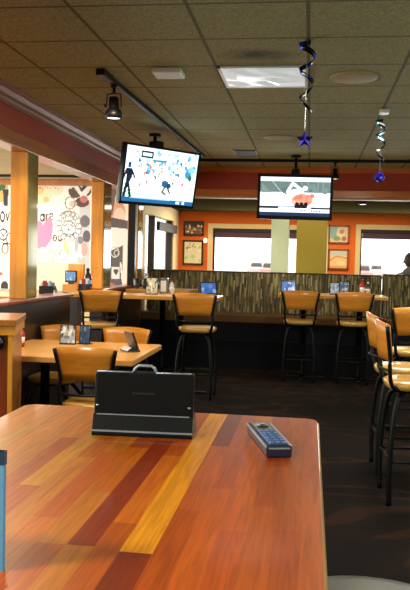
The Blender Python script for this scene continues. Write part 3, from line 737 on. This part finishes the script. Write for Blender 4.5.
# ================================================================== CEILING FITTINGS
def track(label, a, b):
    a, b = Vector(a), Vector(b); L = (b - a).length; t = thing('light_track', label, 'light track', a, math.atan2((b - a).y, (b - a).x), group='ceiling light tracks')
    m = MB(); m.box(0, L, -.018, .018, -.035, 0, bev=.003); m.build('rail', M['black'], t)
    m = MB(); m.box(-.12, .10, -.03, .03, -.045, -.001, bev=.004); m.build('power_feed', M['black'], t); return t
track('black light track running along the left side of the ceiling above the tilted television', (-1.455, 5.2, ZC), (-1.34, 9.3, ZC))
track('black light track running across the ceiling in front of the header beam', (-2.2, 9.66, ZC), (3.4, 9.66, ZC))
track('black light track in the side room above the mural', (-6.0, 10.3, 2.60), (-2.62, 10.3, 2.60))
def spot(label, loc, rz=0, s=1.0):
    t = thing('track_spotlight', label, 'spotlight', loc, rz, group='black track spotlights'); t.scale = (s, s, s)
    m = MB(True); m.tube([(0, 0, .0), (0, 0, -.06)], .012); m.lathe([(.026, -.0), (.026, -.02)], seg=14); m.build('stem', M['black'], t)
    m = MB(True)
    for q in (-1, 1): m.tube([(0, 0, -.06), (q * .05, 0, -.068), (q * .056, 0, -.16)], .005)
    m.build('yoke', M['black'], t)
    m = MB(True); m.lathe([(.0, -.085), (.026, -.088), (.036, -.10), (.036, -.165), (.045, -.175), (.063, -.20), (.063, -.245), (.055, -.245), (.052, -.225), (.0, -.225)], seg=24); hous = m.build('lamp_housing', M['black'], t)
    m = MB(True); m.lathe([(.0, -.238), (.05, -.238), (.05, -.234), (.0, -.228)], seg=20); m.build('lens', M['lens'], hous)
    m = MB(True); m.lathe([(.0, 0), (.011, 0), (.011, .016), (.0, .016)], seg=12); o = m.build('knob', M['black'], hous); o.location = (-.056, 0, -.15); o.rotation_euler = (0, -PI / 2, 0)
    return t
S1 = spot('black spotlight hanging from the left ceiling track, nearest the camera', (-1.448, 5.42, ZC - .035))
dup(S1, (.275, 9.66, ZC - .035), 0, 'black spotlight on the cross track just right of the straight television').scale = (.85, .85, .85)
dup(S1, (-2.93, 10.3, 2.565), 0, 'small black spotlight in the side room over the mural').scale = (.6, .6, .6)
m = MB(True); m.lathe([(.0, 0), (.06, 0), (.06, -.025), (.045, -.03), (.0, -.03)], seg=24)
t = thing('downlight', 'small dark round downlight under the alcove ceiling at right', 'downlight', (.71, 10.95, ZL)); m.build('housing', M['black'], t)
m = MB(True); m.lathe([(.0, -.031), (.04, -.031), (.04, -.028), (.0, -.028)], seg=20); m.build('lens', M['lens'], t)
# light panel
t = thing('ceiling_light', 'rectangular ceiling light panel with a crinkled pale diffuser', 'ceiling light', (TX0 - TT / 2, TY0 + 2.5 * TT, ZC)); w = TT / 2 - .006
m = MB(); m.box(-w, w, -w, -w + .02, -.012, 0); m.box(-w, w, w - .02, w, -.012, 0); m.box(-w, -w + .02, -w, w, -.012, 0); m.box(w - .02, w, -w, w, -.012, 0); m.build('frame', M['white'], t)
m = MB(); rg = random.Random(4); n = 6; g = [[m.bm.verts.new((-w + .02 + (2 * w - .04) * i / n, -w + .02 + (2 * w - .04) * j / n, -.006 - rg.uniform(0, .02) * (0 < i < n and 0 < j < n))) for i in range(n + 1)] for j in range(n + 1)]
for j in range(n):
    for i in range(n): m.bm.faces.new((g[j][i], g[j][i + 1], g[j + 1][i + 1])); m.bm.faces.new((g[j][i], g[j + 1][i + 1], g[j + 1][i]))
k = NT('lit diffuser'); k.b.inputs['Base Color'].default_value = rgb(225, 228, 230); k.b.inputs['Roughness'].default_value = .25
k.b.inputs['Emission Color'].default_value = rgb(225, 238, 245); k.b.inputs['Emission Strength'].default_value = .42
m.build('diffuser', k.m, t)
def disc(label, x, y):
    t = thing('ceiling_speaker', label, 'speaker', (x, y, ZC), group='round ceiling speakers')
    m = MB(True); m.lathe([(.0, -.012), (.14, -.012), (.158, -.009), (.165, 0)], seg=40); m.build('grille', M['offwhite'], t); return t
disc('round ceiling speaker right of the light panel, the larger in view', .26, 5.39)
disc('small distant round ceiling speaker above the straight television', -.365, 7.94)
m = MB(); m.box(-.10, .10, -.10, .10, -.035, 0, bev=.012)
one('smoke_detector', m, M['white'], 'small white rectangular box on the ceiling between the track and light panel', 'detector', (-1.0, 5.17, ZC))
m = MB(); m.box(-.04, .04, -.06, .06, -.03, 0, bev=.008)
one('ceiling_sensor', m, M['white'], 'tiny white box on the ceiling above the right foil swirl', 'sensor', (.575, 6.55, ZC))
t = thing('air_vent', 'dark louvred air vent in the far ceiling left of the small speaker', 'vent', (-.80, 9.1, ZC))
m = MB(); m.box(-.14, .14, -.25, .25, -.008, 0); m.build('frame', plain('vent metal', rgb(60, 56, 38), .5), t)
m = MB()
for q in range(7): m.box(-.12, .12, -.22 + q * .07, -.19 + q * .07, -.016, -.008)
m.build('slats', plain('vent slat', rgb(40, 37, 27), .5), t)

# foil swirls
def swirl(label, x, y, z1, z0, kind, seed):
    t = thing('foil_swirl', label, 'hanging decoration', (x, y, ZC), group='hanging foil decorations'); rg = random.Random(seed)
    m = MB(); m.tube([(0, 0, 0), (0, 0, z0 - ZC)], .0015, 5); m.lathe([(.0, 0), (.012, 0), (.012, -.006), (.0, -.008)], seg=10); m.build('thread', M['chrome'], t)
    mats = [M['blackfoil'], M['bluefoil'] if kind == 'star' else M['tealfoil'], M['chrome']]
    m = MB(True); n = 90; top = z1 - ZC; bot = z0 - ZC + .09; turns = 2.8
    prev = None
    for i in range(n + 1):
        u = i / n; a = u * turns * 2 * PI + 1.2; r = .055 * (1 - .35 * u); z = top + (bot - top) * (u ** 1.15); ww = .018 * (1 - .5 * u)
        c, s = math.cos(a), math.sin(a)
        cur = [m.bm.verts.new((r * c, r * s, z + ww)), m.bm.verts.new((r * c * .8, r * s * .8, z - ww))]
        if prev:
            f = m.bm.faces.new((prev[0], prev[1], cur[1], cur[0])); f.material_index = 1 if (i // 4) % 5 in (1, 3) and u < .6 else (2 if (i // 4) % 5 == 2 else 0)
        prev = cur
    o = m.build('spiral', mats, t); so = o.modifiers.new('thick', 'SOLIDIFY'); so.thickness = .0012
    if kind == 'star':
        m = MB(); c = []
        for k in range(10):
            a = PI / 2 + k * PI / 5; r = .052 if k % 2 == 0 else .024; c.append((r * math.cos(a), r * math.sin(a)))
        vt = [m.bm.verts.new((q[0], 0, z0 - ZC - .06 + q[1])) for q in c]
        f0 = m.bm.verts.new((0, -.014, z0 - ZC - .06)); b0 = m.bm.verts.new((0, .014, z0 - ZC - .06))
        for k in range(10): m.bm.faces.new((vt[k], vt[(k + 1) % 10], f0)); m.bm.faces.new((vt[(k + 1) % 10], vt[k], b0))
        m.build('star', M['purplefoil'], t)
    else:
        m = MB(); rg2 = random.Random(9); r = bmesh.ops.create_icosphere(m.bm, subdivisions=2, radius=.05)
        for v in r['verts']: v.co *= rg2.uniform(.75, 1.15); v.co.z += z0 - ZC - .05
        m.build('foil_ball', M['purplefoil'], t)
    return t
swirl('blue and black foil swirl ending in a star, hanging beside the light panel', -.053, 4.45, ZC - .01, 2.235, 'star', 1)
swirl('teal and black foil swirl ending in a crumpled violet ball, hanging at right', .572, 6.75, ZC - .04, 2.27, 'ball', 2)

# ================================================================== BACK WALL PICTURES AND SCONCE
def picture(label, x0, x1, z0, z1, pic, mat):
    t = thing('framed_picture', label, 'picture', ((x0 + x1) / 2, YB - .02, z0), group='framed pictures on the orange wall'); w = (x1 - x0) / 2; h = z1 - z0; b = .03
    m = MB(); m.box(-w, w, -.012, .018, 0, b, bev=.003); m.box(-w, w, -.012, .018, h - b, h, bev=.003); m.box(-w, -w + b, -.012, .018, 0, h, bev=.003); m.box(w - b, w, -.012, .018, 0, h, bev=.003); m.build('frame', mat, t)
    m = MB(); m.box(-w + .01, w - .01, 0, .018, .01, h - .01); m.build('backing', M['white'], t)
    pic.mesh('print', (-w + b, -.003, h - b), (2 * w - 2 * b, 0, 0), (0, 0, -(h - 2 * b)), M['print'], t)
rng = random.Random(21)
p = Pic(30, 20, (120, 90, 60)); p.rect(0, 0, 30, 7, (60, 44, 36)); p.speck(34, (1, 5, 29, 19), (1, 2), [(232, 214, 190), (200, 150, 110), (90, 100, 60), (244, 236, 220), (150, 70, 60)], rng)
picture('small framed group photograph, upper left on the orange wall', -2.268, -1.90, 1.885, 2.15, p, M['darkwood'])
p = Pic(28, 34, (240, 236, 208)); p.speck(20, (2, 6, 26, 30), (1.5, 4), [(232, 238, 196), (250, 244, 220), (206, 222, 160), (246, 226, 200)], rng); p.speck(8, (4, 3, 24, 12), (.8, 1.6), [(90, 130, 120), (200, 100, 90)], rng)
picture('taller framed pale drawing, lower left on the orange wall', -2.275, -1.905, 1.365, 1.808, p, M['darkwood'])
p = Pic(30, 26, (226, 206, 170)); p.rect(0, 0, 12, 20, (150, 190, 190)); p.ell(18, 12, 7, 9, (244, 226, 196)); p.ell(20, 8, 4, 4, (200, 150, 110)); p.ell(12, 20, 6, 4, (150, 170, 90)); p.ell(24, 20, 4, 4, (206, 110, 80))
picture('framed portrait print, upper of the two right of the olive column', .30, .665, 1.80, 2.125, p, M['redwood'])
p = Pic(30, 28, (246, 206, 150)); p.rect(0, 0, 30, 9, (206, 210, 196)); p.line([(0, 16), (12, 9), (30, 12)], 1.2, (230, 150, 90)); p.ell(20, 20, 7, 4, (252, 226, 180)); p.rect(0, 24, 30, 28, (232, 180, 120))
picture('framed landscape print, lower of the two right of the olive column', .31, .665, 1.347, 1.71, p, M['redwood'])
t = thing('wall_sconce', 'small glowing wall lamp between the left pictures and the window', 'wall lamp', (-1.862, YB - .031, 1.80))
m = MB(); m.box(-.02, .02, -.01, .0, -.04, .04, bev=.004); m.build('plate', M['chrome'], t)
m = MB(True); m.lathe([(.0, .0), (.028, .01), (.034, .05), (.026, .085), (.0, .09)], (0, -.045, -.04), 16); m.build('shade', M['bulb'], t)

# ================================================================== SMALL THINGS ON TABLES
def small_tablet(label, loc, rz, lean, w=.19, h=.135, seed=1, cols=None, parent=None):
    t = thing('tablet', label, 'tablet', loc, rz)
    m = MB(); m.prism([(-.05, 0), (.055, 0), (.055, .01), (.02, .035), (-.05, .012)], 'x', -w * .42, w * .42); m.build('base', M['blackplastic'], t)
    R = Matrix.Translation((0, -.03, .018)) @ Matrix.Rotation(-lean, 4, 'X')
    m = MB(); m.box(-w / 2, w / 2, -.008, .008, 0, h, bev=.005); o = ca = o = m.build('casing', M['blackplastic'], t); o.matrix_local = R
    rg = random.Random(seed); p = Pic(30, 20, (84, 130, 210)); c = cols or [(110, 150, 225), (70, 110, 190), (150, 190, 240)]
    p.speck(10, (2, 2, 28, 18), (2, 6), c, rg)
    o = p.mesh('screen', (-w / 2 + .014, -.0085, h - .014), (w - .028, 0, 0), (0, 0, -(h - .028)), M['dim'], t); o.matrix_local = R
    return t
small_tablet('lit blue table tablet at the right end of the long high table', (-1.09, 8.2, 1.07), .35, .5, .19, .15, 1)
small_tablet('lit tablet on the left of the high table with two stools', (-.262, 9.6, 1.07), .1, .25, .19, .145, 2, [(20, 60, 140), (240, 248, 255), (180, 220, 250), (40, 90, 180)])
small_tablet('black tablet leaning over on the low dining table', (-1.33, 5.60, .76), 2.2, .35, .17, .14, 3, [(30, 40, 60)])
# photo cards: holder and printed face
def card(label, loc, rz, w, h, pic, lean=.12, frame='chrome'):
    t = thing('menu_stand', label, 'menu stand', loc, rz, group='upright menu cards')
    R = Matrix.Rotation(-lean, 4, 'X')
    m = MB(); m.box(-w / 2, w / 2, -.004, .004, .004, h, bev=.001); o = m.build('card', M[frame], t); o.matrix_local = R
    o = pic.mesh('print', (-w / 2 + .006, -.0045, h - .006), (w - .012, 0, 0), (0, 0, -(h - .014)), M['print'], t); o.matrix_local = R
    m = MB(); m.box(-w / 2, w / 2, -.03, .045, 0, .006, bev=.001); m.build('foot', M[frame], t); return t
def photo(seed, bg, cols, n=26, w=32, h=26, r=(1.2, 4)):
    p = Pic(w, h, bg); p.speck(n, (0, 0, w, h), r, cols, random.Random(seed)); return p
card('white and grey photo card on the low dining table, left of the black tablet back', (-1.915, 5.88, .76), .1, .13, .155, photo(4, (170, 180, 200), [(232, 236, 240), (60, 70, 92), (180, 190, 204), (120, 130, 150), (244, 244, 244)], 34), .1, 'navy')
card('dark blue card standing behind the photo card on the low dining table', (-1.79, 5.93, .76), -.25, .10, .155, photo(8, (58, 84, 128), [(80, 110, 160), (50, 66, 104), (130, 150, 180)], 12), .1, 'navy')
card('small black framed photo card on the long high table', (-1.72, 8.2, 1.07), 0, .135, .185, photo(5, (200, 196, 180), [(240, 240, 230), (50, 50, 54), (150, 150, 140), (220, 210, 190), (110, 112, 110)], 30), .08, 'black')
card('pale blue printed card on the two-stool high table, left one', (.315, 9.6, 1.07), 0, .115, .15, photo(6, (150, 180, 220), [(230, 236, 246), (70, 100, 170), (190, 210, 235), (110, 140, 200)], 24), .1, 'navy')
card('blue printed card on the two-stool high table, right one', (.435, 9.62, 1.07), .1, .12, .165, photo(7, (100, 130, 180), [(60, 90, 150), (170, 196, 230), (200, 215, 235), (40, 60, 110)], 24), .1, 'navy')
# silver caddy with bottles on the long high table
t = thing('napkin_dispenser', 'tall brushed steel napkin dispenser on the long high table', 'dispenser', (-1.61, 8.35, 1.07))
m = MB(); m.box(-.045, .045, -.05, .05, 0, .18, bev=.008); m.build('body', M['chrome'], t)
m = MB(); m.box(-.03, .03, -.053, -.049, .03, .15, bev=.001); m.build('opening', M['white'], t)
def bottle(label, loc, r, h, body, cap, name='condiment_bottle', group=None):
    t = thing(name, label, 'bottle', loc, group=group)
    m = MB(True); m.lathe([(r * .8, 0), (r, .006), (r, h * .6), (r * .8, h * .72), (r * .35, h * .84), (r * .35, h * .88)], seg=18); m.build('body', M[body], t)
    m = MB(True); m.lathe([(r * .42, h * .86), (r * .42, h * .98), (r * .3, h)], seg=14); m.build('cap', M[cap], t)
    m = MB(True); m.lathe([(r * 1.02, h * .2), (r * 1.02, h * .5)], seg=18); m.build('label_band', M['white'], t, 'white label band'); return t
bottle('red-topped sauce bottle right of the steel napkin dispenser', (-1.525, 8.35, 1.07), .028, .16, 'salt', 'red2')
bottle('small dark bottle with a white band at the left end of the low dining table', (-2.19, 5.58, .76), .028, .16, 'red2', 'black')
bottle('red sauce bottle in front of the booth on the two-stool high table', (.655, 9.6, 1.07), .032, .20, 'red2', 'red2')
bottle('dark sauce bottle just right of the red bottle on the two-stool high table', (.725, 9.64, 1.07), .03, .17, 'smoke', 'white')
def caddy(label, loc, w=.14, body='smoke', rz=0, tall=1.0):
    """small open rack filled with sugar packets"""
    t = thing('condiment_caddy', label, 'caddy', loc, rz); t.scale = (1, 1, tall)
    m = MB(); m.box(-w / 2, w / 2, -.04, .04, 0, .008)
    m.box(-w / 2, w / 2, -.04, -.036, 0, .06); m.box(-w / 2, w / 2, .036, .04, 0, .06); m.box(-w / 2, -w / 2 + .004, -.04, .04, 0, .06); m.box(w / 2 - .004, w / 2, -.04, .04, 0, .06); rk = m.build('rack', M[body], t)
    for i, c in enumerate(('white', 'red2', 'red2', 'white', 'cardblue')):
        x = -w / 2 + .02 + i * (w - .04) / 4
        m = MB(); m.box(x - .012, x + .012, -.03, .03, .008, .085 + .012 * (i % 2), bev=.002); m.build('sweetener_packet', M[c], rk)
    return t
m = MB(True)
table('high table in the side room seen just right of the first column', -3.2, -2.56, 6.9, 7.6, 1.07, M['top'], (0,), 'high_table')
caddy('glass caddy of red and white packets just right of the first column', (-2.64, 7.42, 1.07), .15, tall=1.5)
bottle('small pale shaker right of the first column, beside the glass caddy', (-2.59, 7.52, 1.07), .02, .09, 'salt', 'chrome', 'salt_shaker')
caddy('dark caddy of red and white packets left of the middle column', (-2.44, 8.08, 1.07), .13, tall=1.6)
bottle('tall black bottle standing behind the dark caddy left of the middle column', (-2.45, 8.2, 1.07), .045, .27, 'smoke', 'black')
for i, (x, lb) in enumerate(((-2.22, 'dark squat tumbler at the left end of the far high table'), (-2.13, 'dark tumbler second from the left on the far high table'))):
    m = MB(True); m.lathe([(.03, 0), (.035, .006), (.045, .13), (.042, .13), (.032, .012), (0, .01)], seg=20)
    one('tumbler', m, M['smoke'], lb, 'glass', (x, 9.62 + .1 * i, 1.07))
t = caddy('low caddy on the far high table behind the photo card', (-1.98, 9.7, 1.07), .12)
# order station beyond the opening
t = thing('order_station', 'upright wooden order station in the side room, holding a screen', 'cabinet', (-2.93, 9.05, 0))
m = MB(); m.box(-.1, .1, 0, .3, 0, 1.02, bev=.004); m.build('base_cabinet', M['darkwood'], t)
m = MB(); m.box(-.1, .1, 0, .3, 1.02, 1.12, bev=.004); m.build('counter', M['honey'], t)
m = MB(); m.box(-.1, .1, .22, .3, 1.12, 1.37, bev=.004); m.build('back_panel', M['honey'], t)
t = thing('monitor', 'small lit monitor on the wooden order station between the first two columns', 'monitor', (-2.95, 9.15, 1.12))
m = MB(); m.box(-.075, .075, -.02, .02, .02, .17, bev=.006); m.box(-.03, .03, -.03, .03, 0, .03); m.build('casing', M['blackplastic'], t)
photo(12, (120, 170, 220), [(220, 236, 248), (90, 140, 200), (160, 200, 236)], 10).mesh('screen', (-.06, -.021, .155), (.12, 0, 0), (0, 0, -.11), M['dim'], t)

# ================================================================== PERSON (back to the camera, seated behind the booth)
def skin_obj(name, verts, edges, radii, mat, parent, root=0, sub=2):
    me = bpy.data.meshes.new(name); me.from_pydata(verts, edges, []); me.materials.append(mat)
    o = bpy.data.objects.new(name, me); COL.objects.link(o); o.parent = parent
    sk = o.modifiers.new('skin', 'SKIN'); sk.use_smooth_shade = True
    for i, r in enumerate(radii):
        d = me.skin_vertices[0].data[i]; d.radius = (r, r) if isinstance(r, (int, float)) else r; d.use_root = (i == root)
    sb = o.modifiers.new('sub', 'SUBSURF'); sb.levels = sub; sb.render_levels = sub; return o
P0 = (1.44, 11.22, .765)
t = thing('person', 'person in a grey hooded top sitting with their back to us at the right window', 'person', P0)
V = [(0, 0, .10), (0, .01, .28), (0, 0, .44), (0, .0, .55), (0, .01, .62), (0, .03, .70), (0, .03, .79)]
Ed = [(0, 1), (1, 2), (2, 3), (3, 4), (4, 5), (5, 6)]; Rd = [(.16, .12), (.15, .11), (.17, .12), (.12, .08), .055, .085, .08]
def add(chain, start):
    prev = start
    for (p_, r_) in chain: V.append(p_); Rd.append(r_); Ed.append((prev, len(V) - 1)); prev = len(V) - 1
    return prev
for s in (-1, 1):
    h = add([((s * .19, 0, .50), .062), ((s * .25, .10, .28), .046), ((s * .17, .34, .30), .034), ((s * .15, .40, .31), .028)], 3)
    for k in range(4): add([((s * (.125 + k * .018), .45, .315), .009), ((s * (.125 + k * .018), .485 - .004 * k, .305), .008)], h)
    add([((s * .115, .40, .315), .009), ((s * .10, .425, .312), .008)], h)
    add([((s * .10, .06, .08), .09), ((s * .12, .44, .06), .065), ((s * .12, .46, -.30), .048), ((s * .12, .46, -.66), .036), ((s * .12, .56, -.70), .032)], 0)
skin_obj('body', V, Ed, Rd, M['skin'], t)
Vc = [(0, 0, .09), (0, .01, .28), (0, -.005, .44), (0, -.01, .56), (0, .0, .61)]; Ec = [(0, 1), (1, 2), (2, 3), (3, 4)]; Rc = [(.175, .135), (.165, .125), (.185, .135), (.13, .095), (.075, .07)]
V, Ed, Rd = Vc, Ec, Rc
for s in (-1, 1): add([((s * .19, 0, .50), .08), ((s * .25, .10, .28), .062), ((s * .175, .33, .30), .048)], 3)
skin_obj('hooded_top', V, Ed, Rd, M['grey'], t)
V, Ed, Rd = [(0, 0, .11)], [], [(.17, .135)]
for s in (-1, 1): add([((s * .10, .06, .085), .105), ((s * .12, .44, .065), .08), ((s * .12, .47, -.30), .062), ((s * .12, .46, -.62), .052)], 0)
skin_obj('trousers', V, Ed, Rd, M['jeans'], t)
for s in (-1, 1):
    m = MB(True); m.loft([[(s * .12 + a * .9, b, z) for a, b in rect_round(-.045, .045, .40, .66, .04)] for z in (-.75, -.71, -.69)]); m.build('shoe', M['black'], t)
def blob(name, c, r, mat, parent):
    m = MB(True); q = bmesh.ops.create_uvsphere(m.bm, u_segments=20, v_segments=14, radius=1)
    for v in q['verts']: v.co = Vector((c[0] + v.co.x * r[0], c[1] + v.co.y * r[1], c[2] + v.co.z * r[2]))
    return m.build(name, mat, parent)
blob('hair', (0, .005, .77), (.10, .115, .115), M['hair'], t)
blob('hood', (0, -.07, .60), (.12, .07, .07), M['grey'], t)
for s in (-1, 1):
    blob('ear', (s * .097, .02, .745), (.014, .022, .032), M['skin'], t); blob('eye', (s * .032, .112, .755), (.012, .008, .008), M['white'], t)
blob('nose', (0, .128, .725), (.014, .02, .02), M['skin'], t); blob('mouth', (0, .115, .69), (.026, .008, .008), M['red2'], t)

# ================================================================== OUTSIDE
m = MB(); m.box(-80, 80, YB + .2, 140, -.25, -.12); struct(m.build('ground_outside', M['asphalt']))
def car(label, x, y, mat):
    t = thing('parked_car', label, 'car', (x, y, -.12), group='cars parked outside')
    prof = [(-.85, .30), (-.88, .62), (-.80, .86), (-.66, .98), (-.55, 1.38), (-.42, 1.50), (.42, 1.50), (.55, 1.38), (.66, .98), (.80, .86), (.88, .62), (.85, .30)]
    m = MB(True); rings = []
    for (yy, sc, top) in ((-2.1, .86, .80), (-1.9, .96, .9), (-1.0, 1, 1.0), (-.5, 1, 1.60), (1.2, 1, 1.60), (1.9, 1, 1.1), (2.2, .9, .95)):
        rings.append([(a * sc, yy, min(b, top)) for a, b in prof])
    m.loft(rings); m.build('body', mat, t)
    m = MB(); m.prism([(-.56, 1.0), (-.46, 1.36), (.46, 1.36), (.56, 1.0)], 'y', -.98, -.55); m.build('windscreen', M['carglass'], t)
    for sx in (-1, 1):
        for sy in (-1.3, 1.3):
            m = MB(True); m.lathe([(.0, -.1), (.31, -.1), (.33, -.06), (.33, .06), (.31, .1), (.0, .1)], seg=20); o = m.build('wheel', M['rubber'], t); o.location = (sx * .78, sy, .33); o.rotation_euler = (0, PI / 2, 0)
        m = MB(True); m.lathe([(.0, 0), (.09, 0), (.07, .03), (.0, .04)], seg=14); o = m.build('headlight', M['white'], t); o.location = (sx * .6, -2.04, .68); o.rotation_euler = (PI / 2, 0, 0)
    return t
car('pale car parked outside, left of the two seen over the booth through the wide window', -5.1, 74, M['carpaint'])
car('pinkish car parked outside, right of the two seen through the wide window', -3.55, 68, M['carpaint2'])
car('reddish car parked outside at the left end of the right window', 4.3, 64, M['carpaint2'])
car('faint pale car parked outside in the middle of the right window', 6.9, 82, M['carpaint'])

# ================================================================== LIGHT
w = bpy.data.worlds.new('sky'); SC.world = w; w.use_nodes = True
w.node_tree.nodes['Background'].inputs[0].default_value = (0.92, 0.96, 1.0, 1); w.node_tree.nodes['Background'].inputs[1].default_value = 3.2
def area(name, loc, rot, sx, sy, power, col):
    l = bpy.data.lights.new(name, 'AREA'); l.shape = 'RECTANGLE'; l.size = sx; l.size_y = sy; l.energy = power; l.color = col
    o = bpy.data.objects.new(name, l); COL.objects.link(o); o.location = loc; o.rotation_euler = rot; return o
WARM = (1.0, .80, .55); DAY = (.97, 1.0, .92)
area('window_daylight_back', (-.7, YB - .05, 1.5), (PI / 2, 0, 0), 1.9, .9, 45, DAY).rotation_euler = (-PI / 2, 0, 0)
area('window_daylight_back_right', (2.1, YB - .05, 1.5), (-PI / 2, 0, 0), 2.4, .9, 55, DAY)
area('side_room_daylight', (XL + .1, 7.5, 1.5), (0, -PI / 2, 0), 1.6, 5.0, 220, DAY)
area('side_room_ceiling_lamp', (-4.4, 8.6, 2.55), (0, 0, 0), 2.2, 2.2, 90, (1, .88, .7))  # added fill under the side room ceiling, no fixture there
area('window_daylight_left', (XL + .1, .8, 1.7), (0, -PI / 2, 0), 1.6, 3.0, 190, DAY)
area('window_daylight_right', (XR - .1, 3.5, 1.6), (0, PI / 2, 0), 1.3, 6.0, 60, DAY)  # added fill light; the right wall has no window opening
area('pendant_near_table', (-1.6, .2, 2.2), (0, -.5, 0), .35, .35, 34, (1, .92, .68))  # added out-of-view fill for the near table and menu card, no pendant modelled
area('room_lamp_near', (1.1, 3.6, 2.7), (0, 0, 0), .6, .6, 32, (.96, .96, .74))  # added ceiling fill, no fixture here
area('room_lamp_middle', (.75, 6.4, 2.7), (0, 0, 0), .6, .6, 50, (.96, .96, .74))  # added ceiling fill that lifts the middle stools and tables
area('room_lamp_far', (-1.9, 3.9, 2.7), (0, 0, 0), .5, .5, 38, (.96, .96, .74))  # added ceiling fill on the left, no fixture here
area('room_lamp_behind', (.8, -.9, 2.7), (0, 0, 0), .8, .8, 40, (.96, .96, .74))  # added fill behind the camera
area('alcove_lamp', (-.2, 12.4, ZL - .03), (0, 0, 0), 3.8, .8, 60, WARM)  # added broad fill to brighten the orange back wall
def spotl(loc, target, power, ang=1.2):  # serves the modelled track heads and added fill spots alike
    l = bpy.data.lights.new('track_spot_light', 'SPOT'); l.energy = power; l.spot_size = ang; l.spot_blend = .6; l.color = WARM; l.shadow_soft_size = .04
    o = bpy.data.objects.new('track_spot_light', l); COL.objects.link(o); o.location = loc
    o.rotation_euler = (Vector(target) - Vector(loc)).to_track_quat('-Z', 'Y').to_euler(); return o
spotl((-1.448, 5.42, 2.46), (-1.6, 5.7, .7), 60)
spotl((-1.2, 4.35, 2.7), (-2.43, 6.1, 1.75), 170, .36)  # added off the track to brighten the first wood column, no lamp head
spotl((-1.2, 4.45, 2.7), (-2.43, 8.5, 1.75), 230, .2)  # added narrow beam to brighten the middle wood column, no lamp head
spotl((.275, 9.66, 2.48), (.3, 9.5, 1.0), 50)
spotl((-1.35, 8.6, 2.66), (-1.5, 8.3, 1.0), 50)  # unseen spot over the long high table, no head at this point
spotl((-1.9, 7.6, 2.7), (-1.8, 8.15, 1.07), 70, 1.0)  # added spot to brighten the long high table, off the track
spotl((-1.9, 5.2, 2.7), (-1.75, 5.6, .76), 60, .8)  # unseen spot over the low dining table, no lamp head
spotl((-.1, 9.66, 2.68), (-.12, 11.0, 1.6), 42, .9)  # added spot to brighten the square columns, no head on the track here
spotl((.3, 9.2, 2.7), (.3, 9.65, 1.07), 45, 1.1)  # unseen spot over the two-stool table, no lamp head
spotl((.9, 5.2, 2.7), (.75, 5.1, .8), 50)  # unseen spot over the right-hand stools
spotl((-.9, 9.66, 2.68), (-.9, 10.6, 1.0), 40)  # unseen spot on the long booth, no head on the track here
spotl((2.0, 9.66, 2.68), (1.6, 10.6, 1.0), 40)  # unseen spot on the right booth, no head on the track here

# ================================================================== CAMERA
cam = bpy.data.cameras.new('camera'); cam.sensor_fit = 'VERTICAL'; cam.sensor_height = 36; cam.lens = 757.87 / 590 * 36; cam.clip_end = 400
co = bpy.data.objects.new('camera', cam); COL.objects.link(co)
yaw, pitch, roll = 0.13645332, -0.04697524, 0.02517586
co.matrix_world = Matrix.Translation((0, 0, 1.47)) @ Matrix.Rotation(yaw, 4, 'Z') @ Matrix.Rotation(PI / 2 + pitch, 4, 'X') @ Matrix.Rotation(roll, 4, 'Z')
SC.camera = co
SC.view_settings.view_transform = 'Standard'; SC.view_settings.look = 'None'; SC.view_settings.gamma = 1; SC.view_settings.use_curve_mapping = False
SC.view_settings.exposure = 0.08
